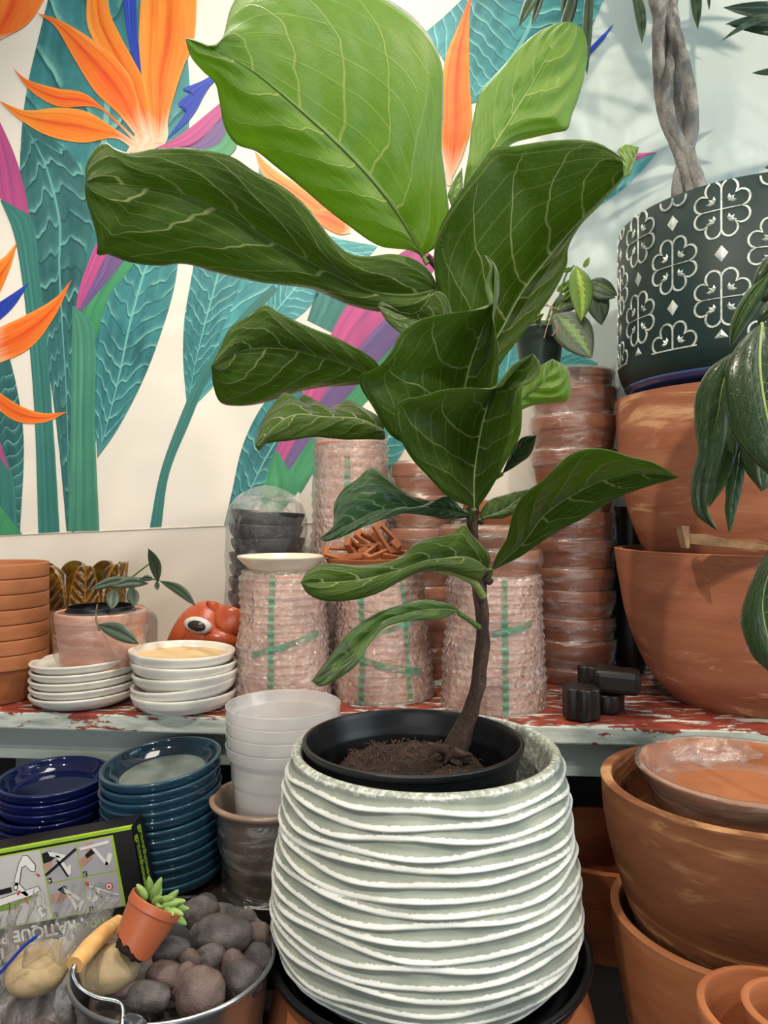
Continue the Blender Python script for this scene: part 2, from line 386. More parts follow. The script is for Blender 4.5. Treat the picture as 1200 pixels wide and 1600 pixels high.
# ---------------------------------------------------------------- the painted mural (paint layers lying on the wall)
def paint(name, stops, su=1.5, sv=7, streak=0.6, rough=0.4, ribs=0, ribcol='#7fc2b8', k=0.5, dark='#1d4a4c', along=0.0, core=0.0, basecol=None):
    n = NT(name); uvn = n.N.new('ShaderNodeUVMap'); uvn.uv_map = 'UVMap'; u, v, _ = n.sep(uvn.outputs[0]); co = n.coord()
    f = n.noise(n.mapping(uvn.outputs[0], (su, sv, 1)), 1.0, 5, 0.62, 0.5)
    f = n.math('ADD', n.math('MULTIPLY', f, streak), n.math('ADD', n.math('MULTIPLY', u, along), n.math('MULTIPLY', n.noise(co, 9, 3), 1-streak)))
    if core: f = n.math('ADD', f, n.math('MULTIPLY', n.math('SUBTRACT', n.math('ABSOLUTE', v), 0.45), core))
    c = n.ramp(f, stops)
    if ribs:
        av = n.math('ABSOLUTE', v)
        wob = n.math('MULTIPLY', n.math('SUBTRACT', n.noise(uvn.outputs[0], 2.2, 1), 0.5), 0.12)
        ph = n.math('FRACT', n.math('MULTIPLY', n.math('SUBTRACT', n.math('ADD', u, wob), n.math('MULTIPLY', n.math('POWER', av, 1.2), k)), ribs))
        br = n.math('MULTIPLY', n.ramp(n.noise(co, 16, 4), [(0.38, 0.0), (0.55, 1.0)]), n.ramp(ph, [(0.0, 0.95), (0.07, 0.9), (0.16, 0.25), (0.4, 0.0), (1.0, 0.0)]))
        dk = n.ramp(ph, [(0.0, 0.0), (0.86, 0.0), (0.97, 0.75), (1.0, 0.0)])
        c = n.mix(dk, c, dark); c = n.mix(br, c, ribcol)
        md = n.math('LESS_THAN', av, 0.035); c = n.mix(n.math('MULTIPLY', md, 0.8), c, ribcol)
    if basecol: c = n.mix(n.ramp(n.math('ADD', u, n.math('MULTIPLY', n.math('SUBTRACT', f, 0.5), 0.3)), [(0.80, 0.0), (0.97, 0.9)]), c, basecol)
    return n.set(color=c, rough=rough, normal=n.bump(f, 0.08, 0.0006), spec=0.4)
TEAL = [(0.30, '#24575a'), (0.5, '#3a8085'), (0.75, '#56a7a5')]
PT = paint('mural_teal', TEAL, ribs=11, k=.14, su=2, sv=3); PTL = paint('mural_teal_light', [(0.3, '#357f86'), (0.55, '#4a9c9f'), (0.8, '#7cc8c2')], ribs=8, k=0.26, su=2, sv=3, ribcol='#8fd2ca', dark='#276a70')
PTD = paint('mural_teal_dark', [(0.3, '#234f52'), (0.55, '#38706f'), (0.8, '#4d8f8d')], ribs=16, k=-0.06, su=2, sv=3, ribcol='#6fb0ac', dark='#1b3f41')
PST = paint('mural_stem', [(0.25, '#2f6a5c'), (0.5, '#468a72'), (0.75, '#6fae90')], su=.6, sv=3, streak=.9)
PSTD = paint('mural_stem_dark', [(0.25, '#245a58'), (0.5, '#3b7b74'), (0.8, '#5a9c90')], su=.6, sv=3, streak=.9)
POR = paint('mural_orange', [(0.28, '#dd5a1e'), (0.42, '#ef7a25'), (0.6, '#f79a3c'), (0.8, '#fbb765')], su=1.0, sv=2.6, streak=.85, along=-.04, core=.22, basecol='#f7d3b6')
PORR = paint('mural_red_orange', [(0.28, '#e0481c'), (0.45, '#ee6a26'), (0.62, '#f78d34'), (0.8, '#fcc27e')], su=1.0, sv=2.6, streak=.85, core=.22, basecol='#f3c4a0')
PBL = paint('mural_blue', [(0.3, '#1e2f86'), (0.55, '#2d4bbb'), (0.8, '#6a8be0')], su=1.0, sv=3, streak=.85)
PMG = paint('mural_magenta', [(0.25, '#8a4a80'), (0.45, '#b05088'), (0.6, '#c9568e'), (0.8, '#de86b0')], su=.6, sv=2.4, streak=.9)
PVI = paint('mural_violet', [(0.3, '#555080'), (0.55, '#755a8c'), (0.8, '#97709a')], su=.6, sv=2.4, streak=.9)
PGR = paint('mural_green', [(0.3, '#2f7a55'), (0.55, '#4a9a6a'), (0.8, '#79bd8d')], su=.8, sv=2, streak=.8)
PCR = paint('mural_cream', [(0.3, '#f2b592'), (0.55, '#f7cfb4'), (0.8, '#fbe6d6')], su=.8, sv=3, streak=.85)
mural = thing('wall_mural', 'bird of paradise mural with orange petals and teal leaves painted on the cream wall', 'mural', wallpt(300, 600, 0.0))
def mp(name, mat, layer, left, right, nu=26, nv=6):
    off = 0.0008+0.00011*layer
    Lf, R = catmull([(a, b, 0) for a, b in left], nu), catmull([(a, b, 0) for a, b in right], nu)
    V, UV, Fc = [], [], []
    for i in range(nu):
        for j in range(nv+1):
            p = Lf[i].lerp(R[i], j/nv); V.append(wallpt(p.x, p.y, off)); UV.append((i/(nu-1), 2*j/nv-1))
    for i in range(nu-1):
        for j in range(nv):
            a = i*(nv+1)+j; Fc.append((a, a+1, a+nv+2, a+nv+1))
    return mesh_obj(name, V, Fc, mat, mural, uv=UV, world=True)
mp('painted_leaf', PT, 0, [(112, 832), (98, 700), (82, 600), (62, 480), (38, 380), (31, 260), (40, 150), (60, 60), (85, -40)],
   [(116, 832), (148, 700), (160, 600), (175, 470), (245, 360), (290, 240), (296, 120), (285, 60), (240, -40)])
mp('painted_leaf', PTD, 1, [(104, 830), (92, 700), (78, 590), (60, 480), (40, 390), (32, 300), (33, 230), (36, 190)], [(116, 830), (120, 700), (125, 590), (128, 480), (136, 400), (150, 330), (110, 240), (36, 190)])
mp('painted_leaf', PTL if False else PT, 2, [(152, 716), (149, 650), (149, 570), (152, 500), (170, 430), (190, 400)], [(152, 716), (185, 668), (225, 590), (255, 510), (272, 450), (279, 405)])
mp('painted_stem', PGR, 3, [(165, 398), (155, 430), (135, 470), (122, 510)], [(218, 400), (200, 425), (172, 460), (150, 530)])
mp('painted_stem', PVI, 4, [(155, 392), (148, 430), (130, 470), (123, 492)], [(200, 400), (180, 425), (155, 455), (132, 482)])
mp('painted_stem', PMG, 5, [(150, 380), (138, 410), (124, 450), (118, 484)], [(166, 398), (153, 425), (136, 460), (122, 486)])
mp('painted_stem', PST, 6, [(113, 478), (112, 560), (110, 680), (106, 830)], [(116, 478), (146, 510), (148, 660), (155, 829)])
mp('painted_stem', PSTD, 6, [(0, 312), (20, 360), (32, 420), (44, 520), (54, 650), (60, 833)], [(10, 314), (48, 338), (60, 420), (72, 520), (84, 680), (93, 831)])
mp('painted_stem', PMG, 7, [(-20, 170), (-10, 240), (-5, 290), (0, 310)], [(-10, 170), (20, 235), (36, 285), (46, 336)])
mp('painted_leaf', PTD, 2, [(-40, 520), (-45, 620), (-40, 720), (-20, 835)], [(4, 520), (25, 600), (37, 690), (31, 834)])
mp('painted_stem', PSTD, 7, [(-25, 670), (-30, 740), (-30, 836)], [(0, 690), (20, 745), (28, 836)])
mp('painted_stem', PMG, 8, [(-25, 660), (-10, 700)], [(-10, 660), (15, 737)], nu=8)
mp('painted_leaf', PGR, 8, [(-30, 780), (-30, 836)], [(0, 790), (35, 835)], nu=8)
# left flower fragments
mp('painted_petal', PORR, 9, [(112, 437), (88, 464), (45, 490), (-20, 520)], [(112, 437), (85, 495), (45, 545), (-20, 575)])
mp('painted_petal', PORR, 9, [(105, 644), (65, 645), (28, 632), (-20, 600)], [(105, 644), (68, 660), (25, 658), (-20, 625)])
mp('painted_petal', POR, 9, [(27, 378), (8, 400), (-20, 420)], [(27, 378), (15, 420), (-20, 500)])
mp('painted_petal', PBL, 9, [(46, 441), (18, 460), (-10, 478)], [(46, 441), (20, 480), (-10, 508)])
mp('painted_petal', PORR, 9, [(-30, -20), (-30, 40), (-20, 70)], [(80, -20), (45, 35), (0, 62)])
# main flower
mp('painted_petal', PBL, 10, [(190, -20), (200, 60), (212, 105), (227, 130)], [(212, -20), (215, 60), (222, 100), (228, 130)])
mp('painted_petal', PBL, 10, [(345, 108), (318, 125), (284, 140), (298, 143), (277, 164), (292, 170), (262, 215)], [(350, 115), (330, 132), (318, 150), (308, 170), (295, 188), (280, 202), (262, 217)])
mp('painted_petal', PORR, 11, [(20, 106), (42, 124), (90, 138), (130, 145), (165, 172), (212, 216)], [(20, 106), (48, 142), (90, 166), (150, 168), (185, 195), (212, 224)])
mp('painted_petal', POR, 12, [(-2, 157), (38, 172), (95, 168), (140, 176), (178, 200), (218, 226)], [(-2, 157), (30, 186), (75, 212), (130, 223), (180, 216), (210, 234)])
mp('painted_petal', POR, 13, [(140, -30), (135, 10), (138, 45), (165, 95), (195, 145), (222, 205)], [(165, -30), (172, 20), (190, 60), (212, 100), (232, 140), (246, 220)])
mp('painted_petal', PORR, 14, [(57, 20), (90, 30), (135, 55), (180, 90), (208, 130), (225, 215)], [(57, 20), (85, 40), (115, 90), (150, 145), (185, 178), (220, 222)])
mp('painted_petal', POR, 15, [(222, -30), (217, 60), (222, 120), (232, 175), (238, 225)], [(308, -30), (303, 60), (285, 110), (268, 165), (256, 222)])
mp('painted_petal', PCR, 10, [(213, 205), (206, 222), (196, 240)], [(262, 190), (262, 215), (250, 236)], nu=10)
mp('painted_stem', PMG, 17, [(240, 233), (280, 212), (345, 160)], [(246, 236), (300, 228), (350, 180)])
mp('painted_stem', PVI, 17, [(262, 233), (305, 222), (352, 180)], [(300, 236), (340, 226), (356, 200)])
mp('painted_stem', PGR, 16, [(300, 236), (340, 222), (358, 196)], [(355, 246), (368, 232), (372, 215)])
# middle flower seen between the leaves
mp('painted_petal', PTL, 3, [(400, 330), (480, 380), (560, 420)], [(405, 258), (500, 360), (590, 385)])
mp('painted_petal', POR, 11, [(398, 236), (425, 262), (470, 292), (512, 325), (548, 352)], [(398, 236), (412, 275), (450, 305), (500, 338), (548, 365)])
mp('painted_petal', PORR, 12, [(486, 332), (512, 325), (530, 335), (548, 352)], [(486, 334), (500, 350), (530, 366), (548, 364)])
mp('painted_leaf', PTL, 2, [(665, 50), (700, 20), (760, -40)], [(735, 160), (850, 60), (945, -5)])
mp('painted_leaf', PT, 3, [(735, 160), (720, 120), (735, 40), (760, -40)], [(735, 162), (850, 130), (905, 80), (945, -5)])
mp('painted_petal', PORR, 12, [(736, -10), (718, 35), (696, 90), (688, 170), (692, 240), (704, 278)], [(737, -10), (733, 40), (734, 130), (737, 190), (722, 245), (706, 278)])
mp('painted_petal', PCR, 11, [(690, 250), (690, 275), (700, 290)], [(700, 255), (706, 275), (704, 290)], nu=8)
mp('painted_petal', PBL, 4, [(960, 36), (930, 66), (900, 100)], [(960, 36), (943, 62), (912, 96)])
mp('painted_stem', PTL, 4, [(1026, 238), (985, 245), (940, 262), (880, 300)], [(1026, 238), (1000, 270), (960, 305), (890, 350)])
mp('painted_stem', PMG, 5, [(1026, 238), (990, 240), (950, 250)], [(1026, 238), (995, 250), (950, 270)])
# leaves and stems at lower middle
mp('painted_leaf', PTL, 1, [(292, 634), (286, 560), (288, 500), (296, 450), (305, 400)], [(306, 632), (345, 590), (395, 520), (440, 440), (450, 400)])
mp('painted_leaf', PT, 2, [(292, 634), (287, 560), (290, 500), (297, 450), (305, 400)], [(296, 634), (318, 580), (345, 520), (370, 460), (390, 400)])
mp('painted_leaf', PTL, 3, [(395, 520), (415, 470), (440, 420), (470, 400)], [(395, 522), (440, 510), (475, 488), (498, 460)])
mp('painted_stem', PSTD, 4, [(234, 824), (250, 740), (282, 650), (310, 590), (370, 500), (425, 445)], [(252, 823), (264, 740), (298, 655), (322, 600), (380, 512), (436, 452)])
mp('painted_leaf', PT, 2, [(350, 822), (362, 770), (378, 700), (400, 650), (440, 590)], [(362, 822), (410, 780), (450, 730), (500, 670), (540, 600)])
mp('painted_leaf', PSTD, 3, [(480, 500), (492, 460), (500, 420)], [(520, 520), (540, 480), (560, 430)])
mp('painted_leaf', PTL, 3, [(480, 730), (530, 700), (600, 650)], [(500, 760), (600, 740), (640, 690)])
mp('painted_stem', PGR, 4, [(430, 750), (455, 680), (525, 580), (595, 510), (665, 450)], [(470, 770), (520, 690), (580, 620), (650, 560), (700, 500)])
mp('painted_stem', PVI, 5, [(425, 720), (458, 655), (515, 570), (580, 490), (655, 420)], [(452, 735), (490, 680), (560, 600), (620, 535), (690, 470)])
mp('painted_stem', PMG, 6, [(425, 716), (455, 650), (500, 560), (540, 480), (600, 415), (650, 380)], [(440, 728), (475, 665), (535, 575), (580, 520), (630, 470), (690, 410)])
mp('painted_leaf', PGR, 7, [(404, 800), (415, 745), (430, 704), (432, 704)], [(440, 800), (455, 780), (465, 765), (434, 704)])
mp('painted_leaf', PTL, 2, [(770, 600), (772, 560), (790, 530)], [(800, 615), (815, 580), (810, 540)])
mp('painted_leaf', PTL, 2, [(800, 600), (850, 600), (930, 572)], [(820, 540), (870, 540), (935, 568)])

# ---------------------------------------------------------------- display shelf with peeling paint
n = NT('peeling_paint'); co = n.coord(); geo = n.N.new('ShaderNodeNewGeometry'); nx, ny, nz = n.sep(geo.outputs['Normal']); ox, oy, oz = n.sep(co)
a = n.noise(n.mapping(co, (14, 50, 50), (0, 0, -0.09)), 1.3, 6, 0.65, 0.5)
up = n.math('GREATER_THAN', nz, 0.6)
edge = n.math('MULTIPLY', n.math('SUBTRACT', oz, ZS-0.009), 9.0)        # red survives near the top arris
thr = n.math('SUBTRACT', n.math('MULTIPLY', up, 0.16), 0.115)
edg = n.math('MULTIPLY', n.math('MAXIMUM', edge, 0.0), n.math('SUBTRACT', 1.0, up))
fac = n.ramp(n.math('ADD', n.math('ADD', a, thr), edg), [(0.485, 0.0), (0.50, 1.0)])
big = n.ramp(n.noise(co, 5, 3), [(0.4, 0.0), (0.6, 1.0)])
wht = n.ramp(n.noise(n.mapping(co, (10, 60, 60)), 1.2, 6), [(0.3, '#8f9a92'), (0.5, '#c3cabf'), (0.8, '#dcded2')])
red = n.ramp(n.noise(co, 40, 4), [(0.3, '#6e2a1e'), (0.7, '#9c4230')])
PEEL = n.set(color=n.mix(fac, wht, red), rough=0.6, normal=n.bump(n.math('ADD', fac, n.noise(co, 90, 3)), 0.5, 0.0015))
APR = simple('apron_paint', '#a3b0aa', 0.55, scale=8, var=0.08)
DKW = simple('dark_stained_wood', '#1d1512', 0.7, scale=12)
shelf = thing('display_shelf', 'long wooden shelf with peeling red and white paint carrying pots along the wall', 'shelf', (0, 0, 0))
def sslab(name, X0, X1, v0, v1, z0, z1, mat, bw=0.0015):
    o = slab(name, [sp(X0, v0, 0)[:2], sp(X1, v0, 0)[:2], sp(X1, v1, 0)[:2], sp(X0, v1, 0)[:2]], z0, z1, mat, shelf); bevel(o, bw); return o
sslab('board', -1.2, 1.3, 0, 0.40, ZS-0.026, ZS, PEEL, 0.003)
sslab('apron', -1.15, 1.25, 0.03, 0.055, ZS-0.026-0.055, ZS-0.026, APR)
for X0 in (-0.72, 0.88):
    sslab('leg', X0, X0+0.05, 0.057, 0.10, 0.60, ZS-0.026, APR)
    sslab('leg', X0, X0+0.05, 0.27, 0.31, 0.60, ZS-0.026, APR)
o = sslab('back_panel', -0.9, 0.9, 0.315, 0.325, 0.60, ZS-0.026, DKW)
# lower bench in front
bench = thing('low_bench', 'low dark bench under the pots in front of the painted shelf', 'bench', (0, 0, 0))
V, Fc = box_data(-0.98, 0.98, 0.40, 1.365, 0.572, 0.60); mesh_obj('bench_top', V, Fc, DKW, bench, smooth=False)
for X0 in (-0.95, 0.9):
    for y0 in (0.42, 1.30):
        V, Fc = box_data(X0, X0+0.05, y0, y0+0.05, 0, 0.572); mesh_obj('leg', V, Fc, DKW, bench, smooth=False)
ls = thing('wooden_riser', 'dark wooden riser carrying the blue saucer stacks beneath the painted shelf', 'riser', (0, 0, 0))
V, Fc = box_data(-0.70, -0.085, 0.925, 1.13, 0.735, 0.755); mesh_obj('riser_top', V, Fc, DKW, ls, smooth=False)
for X0 in (-0.69, -0.12):
    V, Fc = box_data(X0, X0+0.02, 0.94, 1.12, 0.60, 0.735); mesh_obj('side_panel', V, Fc, DKW, ls, smooth=False)
# =====================================================================  POTS AND SAUCERS
TC = terracotta('terracotta', '#a9663f', '#8f502e', '#bb7c52')
TCD = terracotta('terracotta_dark', '#99552f', '#7c4023', '#ad683f', streak=0.35, streakcol='#c98a60')
TCS = terracotta('terracotta_streaked', '#aa6c4e', '#90563d', '#bb7e5f', streak=0.9, streakcol='#e3b183', sscale=.8)
TCB = terracotta('terracotta_brown', '#7d4d32', '#603822', '#905d3e', streak=1.3, streakcol='#c79a68', sscale=.55)
TCO = terracotta('terracotta_orange', '#a66843', '#8c5230', '#b87d55')
TCP = terracotta('terracotta_pink', '#cb9580', '#b87f6b', '#dba995', rough=.6)
FILM = film('stretch_film', 0.05, 0.36, wr=(1, 1, 4), scale=7, rot=(0.45, 0.2, 0), bumpd=.004)
FILM2 = film('loose_bag_film', 0.03, 0.4, wr=(1.6, 1.6, .8), scale=12, bumpd=.012, rough=.1, lo=.58, hi=.82)
BUB = bubble('bubble_wrap', '#f6e6da', .30); 
TAPE = simple('green_tape', '#4f9a78', 0.5, var=.25, scale=60)
SOIL = simple('potting_soil', '#33241b', 0.95, scale=90, var=.5, bump=1.0)
def pot_prof(R, Rb, H, t=0.006, rh=0.0, ro=0.0, belly=0, rad=0.003, floor=None, n=8):
    """closed profile of a hollow pot: outer wall up, over the lip, inner wall down"""
    P = [(0.0001, 0), (Rb, 0)]
    hw = H-rh
    for i in range(1, n+1):
        s = i/n; P.append((Rb+(R-ro-Rb)*s+belly*sin(pi*s), hw*s))
    if rh: P += [(R, hw+0.0005), (R, H)]
    P += [(R-t, H)]
    fl = t if floor is None else floor
    for i in range(n, -1, -1):
        s = i/n; z = fl+(H-rh-fl)*s
        s2 = z/max(hw, 1e-6); P.append((max(Rb+(R-ro-Rb)*s2+belly*sin(pi*min(1, s2))-t, 0.002), z))
    P += [(0.0001, fl)]
    return rounded(P, rad)
def saucer_prof(R, H, t=0.004, Rb=None, foot=0.0):
    Rb = Rb or R*0.82
    return rounded([(0.0001, 0), (Rb, 0), (Rb+(R-Rb)*.75, H*.45), (R, H*.86), (R, H), (R-t*1.3, H), (R-t*2.2, H*.6), (Rb-t, t*1.2), (0.0001, t*1.2)], 0.0035, 4)
def wobble(a, nn=2, ph=0, b=0): return lambda x, y, z, th, i: (x*(1+a*cos(nn*th+ph)), y*(1+a*cos(nn*th+ph)), z+b*cos(nn*th+ph+1))
NTH = ['topmost', 'second from top', 'third from top', 'fourth from top', 'fifth from top', 'sixth from top', 'seventh from top', 'eighth from top', 'ninth from top', 'tenth from top', 'eleventh from top', 'twelfth from top', 'thirteenth from top']
def atY(px, Y): return (px-600)/F*Y
def zat(py, Y): return CAMZ+(800-py)/F*Y
def stack(name, cat, prof, mat, cx, cy, z0, step, cnt, lab, group, tilt=None, jit=0.0, seg=64, attr=None, seed=0, shear=(0, 0)):
    """cnt copies, bottom first; labels from the top"""
    rnd = random.Random(seed); first = None; out = []
    for i in range(cnt):
        k = cnt-1-i
        lb = lab.replace('#', NTH[k] if k < cnt-1 or cnt > 13 else 'bottom')
        if first is None:
            V, Fc = lathe_data(prof, seg); at = [attr(p) for p in prof for _ in range(seg)] if attr else None
            o = flip_fix(mesh_obj(name, V, Fc, mat, attr=at, sharp=50)); first = o
        else: o = first.copy(); C.objects.link(o)
        tx, ty = (tilt(i) if callable(tilt) else (tilt or (0, 0)))
        o.location = (cx+rnd.uniform(-jit, jit)+shear[0]*i, cy+rnd.uniform(-jit, jit)+shear[1]*i, z0+step*i)
        o.rotation_euler = (tx, ty, rnd.uniform(0, 6)); o.rotation_mode = 'XYZ'
        if tx or ty: o.rotation_euler = (Euler((tx, ty, 0)).to_matrix() @ Matrix.Rotation(rnd.uniform(0, 6), 3, 'Z')).to_euler()
        tag(o, lb, cat, group); out.append(o)
    return out
# --- 1 far left: seven nested clay pots
stack('clay_pot', 'pot', pot_prof(.080, .056, .078, .005, .0232, .005), TCO, atY(-8, 1.186), 1.186, ZS, .0235, 7,
      'clay pot, # of the nested stack at the far left', 'nested clay pots at the left')
# --- white saucers, left stack (carries pink pot) and right stack
WG = glaze('white_glaze', '#dcd8cc', '#ebe8de', '#f4f2ea', .22)
wp = saucer_prof(.083, .020, .004, .062)
stack('white_saucer', 'saucer', wp, WG, atY(135, 1.165), 1.165, ZS+.001, .0125, 5,
      'white glazed saucer, # of the stack under the pink wrapped pot', 'white saucers under the pink pot', tilt=lambda i: (0.0, -0.035-0.004*i), jit=.001, seed=3)
wp2 = saucer_prof(.080, .024, .004, .064)
def t2(i): return [(0.0, -.02), (.02, -.08), (.0, -.02), (-.01, .03), (.0, .03)][i]
ws = stack('white_saucer', 'saucer', wp2, WG, atY(288, 1.135), 1.135, ZS+.002, .0158, 5,
      'white glazed saucer, # of the crooked stack left of the bubble wrapped pots', 'white saucers in the crooked stack', tilt=t2, jit=.003, seed=5)
TAN = simple('tan_bisque', '#d9b887', .7, scale=30)
V, Fc = lathe_data([(0.0001, .0145), (.066, .0145), (.0695, .0148), (.0702, .0135)], 64); mesh_obj('bare_centre', V, Fc, TAN, ws[-1])
# --- pink wrapped pot with black inner pot and vine
def wrap_shell(name, prof, mat, parent, seg=96, amp=0.003, fr=(16, 16, 30), seed=0, gap=0.002):
    V, Fc = [], []
    pr = [(r+gap, z) for r, z in prof]
    def fn(x, y, z, th, i):
        p = Vector((x*fr[0], y*fr[1], pr[i][1]*fr[2]+seed*5)); d = amp*(noise.noise(p)+.5*noise.noise(p*2.7)); d = max(d, -gap*.6)
        q = sqrt(x*x+y*y)+1e-9; return x*(1+d/q), y*(1+d/q), z
    V, Fc = lathe_data(pr, seg, fn)
    return mesh_obj(name, V, Fc, mat, parent, sharp=180)
def linear(P, n):
    out = []
    for (r0, z0), (r1, z1) in zip(P, P[1:]):
        for k in range(n): out.append((r0+(r1-r0)*k/n, z0+(z1-z0)*k/n))
    out.append(P[-1]); return out
Yp = 1.165; ZP = ZS+.001+.0125*4+.007
pk = thing('pink_pot', 'pink glazed clay pot wrapped in clear film on the left white saucers', 'pot', (atY(159, Yp), Yp-.004, ZP))
lathe('pot_body', pot_prof(.068, .058, .087, .006, .016, .001, rad=.004), TCP, pk)
wrap_shell('plastic_wrap', linear([(.060, .001), (.070, .05), (.071, .087), (.064, .0900)], 8), FILM, pk)
BLK = simple('black_plastic', '#15171a', .35, scale=10, var=.2, bump=.1)
vp = thing('vine_plant', 'small dark green vine growing in a black pot inside the pink wrapped pot', 'plant', pk.location)
lathe('nursery_pot', pot_prof(.050, .040, .087, .002, .006, -.003), BLK, vp, off=(0, 0, .0075))
lathe('soil', [(0.0001, .083), (.02, .0835), (.046, .081)], simple('bark_soil', '#5a3a22', .95, scale=120, var=.6, bump=1), vp,
      fn=lambda x, y, z, th, i: (x, y, z+.003*noise.noise(Vector((x*90, y*90, 0)))))
LV = leaf_mat('vine_leaf', '#3d5a38', '#22402a', '#86a078', '#4c8a30', tw=.2, rough=.3, nvein=9, k=.5, vw=.06, veinop=.25, gloss=.3)
STEM = simple('green_stem', '#4a6b35', .6); BST = simple('brown_stem', '#6e5a45', .8, scale=80)
Yv = 1.16
def wpl(pts, Y): return [W(p[0], p[1], (p[2] if len(p) > 2 else Y)) for p in pts]
tube('stem', wpl([(172, 945), (183, 920), (205, 905, 1.13), (240, 905, 1.1), (252, 908, 1.1)], Yv), [.0022, .0018, .0016, .0012, .0008], STEM, vp)
tube('stem', wpl([(152, 945), (150, 965, 1.09), (155, 985, 1.07)], Yv), .0014, BST, vp)
tube('stem', wpl([(172, 945), (180, 925), (215, 895), (235, 880)], 1.15), .0012, STEM, vp)
def simple_leaf(parent, name, mat, base, tip, w, Y0, Y1, bend=0.0, bulge=.003, wshape=1.0, fold=0.0, n=7, w2=None, **kw):
    """leaf by base pixel, tip pixel and half-width in pixels"""
    B, T = Vector((base[0], base[1])), Vector((tip[0], tip[1])); d = (T-B); nrm = Vector((-d.y, d.x)).normalized()
    mid, lf, rt = [], [], []
    for i in range(n):
        s = i/(n-1); c = B+d*s+nrm*bend*sin(pi*s); ww = w*(sin(pi*s**wshape)**.85 if 0 < s < 1 else 0); Y = Y0+(Y1-Y0)*s
        a, b = c-nrm*ww, c+nrm*(w2/w*ww if w2 else ww)
        mid.append(W(c.x, c.y, Y+fold*sin(pi*s))); lf.append(W(a.x, a.y, Y)); rt.append(W(b.x, b.y, Y))
    V, Fc, UV = blade_grid(mid, lf, rt, kw.get('nu', 22), kw.get('nv', 10), bulge, kw.get('quilt', 0), kw.get('nvein', 6), wave=kw.get('wave', 0), seed=kw.get('seed', 0))
    return solid(mesh_obj(name, V, Fc, mat, parent, uv=UV, world=True, sharp=180), .0005)
for b, t, w, Y0, Y1, bd in [((247, 910), (232, 857), 9, 1.1, 1.06, 3), ((250, 908), (306, 947), 8, 1.1, 1.02, -6), ((215, 908), (140, 922), 8, 1.14, 1.1, 6),
                            ((232, 912), (176, 917), 9, 1.12, 1.1, 5), ((205, 915), (210, 948), 10, 1.14, 1.1, 0), ((178, 920), (174, 952), 11, 1.13, 1.1, 0),
                            ((245, 908), (246, 922), 4, 1.1, 1.09, 0), ((240, 905), (220, 905), 5, 1.1, 1.1, 2), ((152, 976), (217, 1006), 13, 1.07, 1.05, -4)]:
    simple_leaf(vp, 'leaf', LV, b, t, w, Y0, Y1, bd, .002)
# --- brown glazed planter with embossed leaves
Yb = 1.36
n = NT('amber_glaze'); co = n.coord(); m = n.attr('mask')
c = n.mix(m, n.ramp(n.noise(co, 30, 4), [(0.3, '#2d1c08'), (0.6, '#6a4a14'), (0.8, '#7d6a20')]), '#c08a3c')
AMB = n.set(color=c, rough=.1, normal=n.bump(n.noise(co, 60, 4), .4, .002), spec=.7, coat=.5)
R0, H0 = .078, .150; seg, rows = 300, 70; V, Fc, at = [], [], []
for layer in (0, 1):
    for i in range(rows+1):
        for k in range(seg):
            th = 2*pi*k/seg; q = (k/seg*8) % 1-.5; top = H0-.020*(abs(q)*2)**2.2; z = top*i/rows
            zz = z/H0; wl = .46*sin(pi*min(1, .12+.86*zz))**.5
            edge = max(0, 1-abs(abs(q)-wl*.97)/.035); ribp = abs(((zz-abs(q)*.55)*8) % 1-.5)*2
            rib = max(0, 1-ribp/.35) if abs(q) < wl else 0; mid = max(0, 1-abs(q)/.035)
            mk = max(edge, rib*.75, mid) if layer == 0 else 0
            r = (R0*(0.93+.07*zz)+mk*.0045+.006*cos(2*pi*q)*zz) if layer == 0 else R0*(0.93+.07*zz)-.006
            V.append((r*cos(th), r*sin(th), z if layer == 0 else max(z, .006))); at.append(min(1, mk*.8))
N1 = (rows+1)*seg
for layer in (0, 1):
    for i in range(rows):
        for k in range(seg):
            a, b = layer*N1+i*seg+k, layer*N1+i*seg+(k+1) % seg
            Fc.append((a, b, b+seg, a+seg) if layer == 0 else (a, a+seg, b+seg, b))
for k in range(seg):
    a, b = rows*seg+k, rows*seg+(k+1) % seg; Fc.append((a, b, b+N1, a+N1))
Fc.append(tuple(range(seg-1, -1, -1))); Fc.append(tuple(N1+k for k in range(seg)))
br = mesh_obj('leaf_embossed_planter', V, Fc, AMB, attr=at, sharp=60)
br.location = (atY(124, Yb), Yb, ZS+.056); br.rotation_euler[2] = .12
tag(br, 'glossy amber brown planter embossed with big leaves behind the pink wrapped pot', 'planter')
stack('clay_saucer', 'saucer', saucer_prof(.078, .018, .004, .065), TCD, atY(124, Yb), Yb, ZS, .0125, 4, 'small clay saucer, # of four under the amber brown planter', 'clay saucers under the amber planter', seed=9)
# --- terracotta animal head planter
Yh = 1.31
n = NT('red_clay_paint'); RC = n.set(color=n.ramp(n.noise(n.coord(), 20, 3), [(0.3, '#a8472a'), (0.7, '#c4603c')]), rough=.28, spec=.5)
hc = Vector((atY(322, Yh), Yh, ZS))
head = thing('animal_head_planter', 'shiny orange clay animal head with a big painted eye against the wall', 'planter', hc)
V, Fc = [], []; NU, NV = 40, 56
for i in range(NU+1):
    ph = pi*i/NU
    for k in range(NV):
        th = 2*pi*k/NV; x, y, z = sin(ph)*cos(th), sin(ph)*sin(th), cos(ph)
        X, Yy, Z = x*(.062 if x > 0 else .074), y*.060, z*.071+.071
        if x < 0: Z -= .03*(-x)**2*(1 if z > 0 else .2); Yy *= 1-.25*(-x)
        d = sqrt((X-.026)**2+((Yy+.012)*1.2)**2)
        if z > 0 and d < .022: Z -= .045*(1-(d/.022)**4)
        V.append((X, Yy, max(Z, .001)))
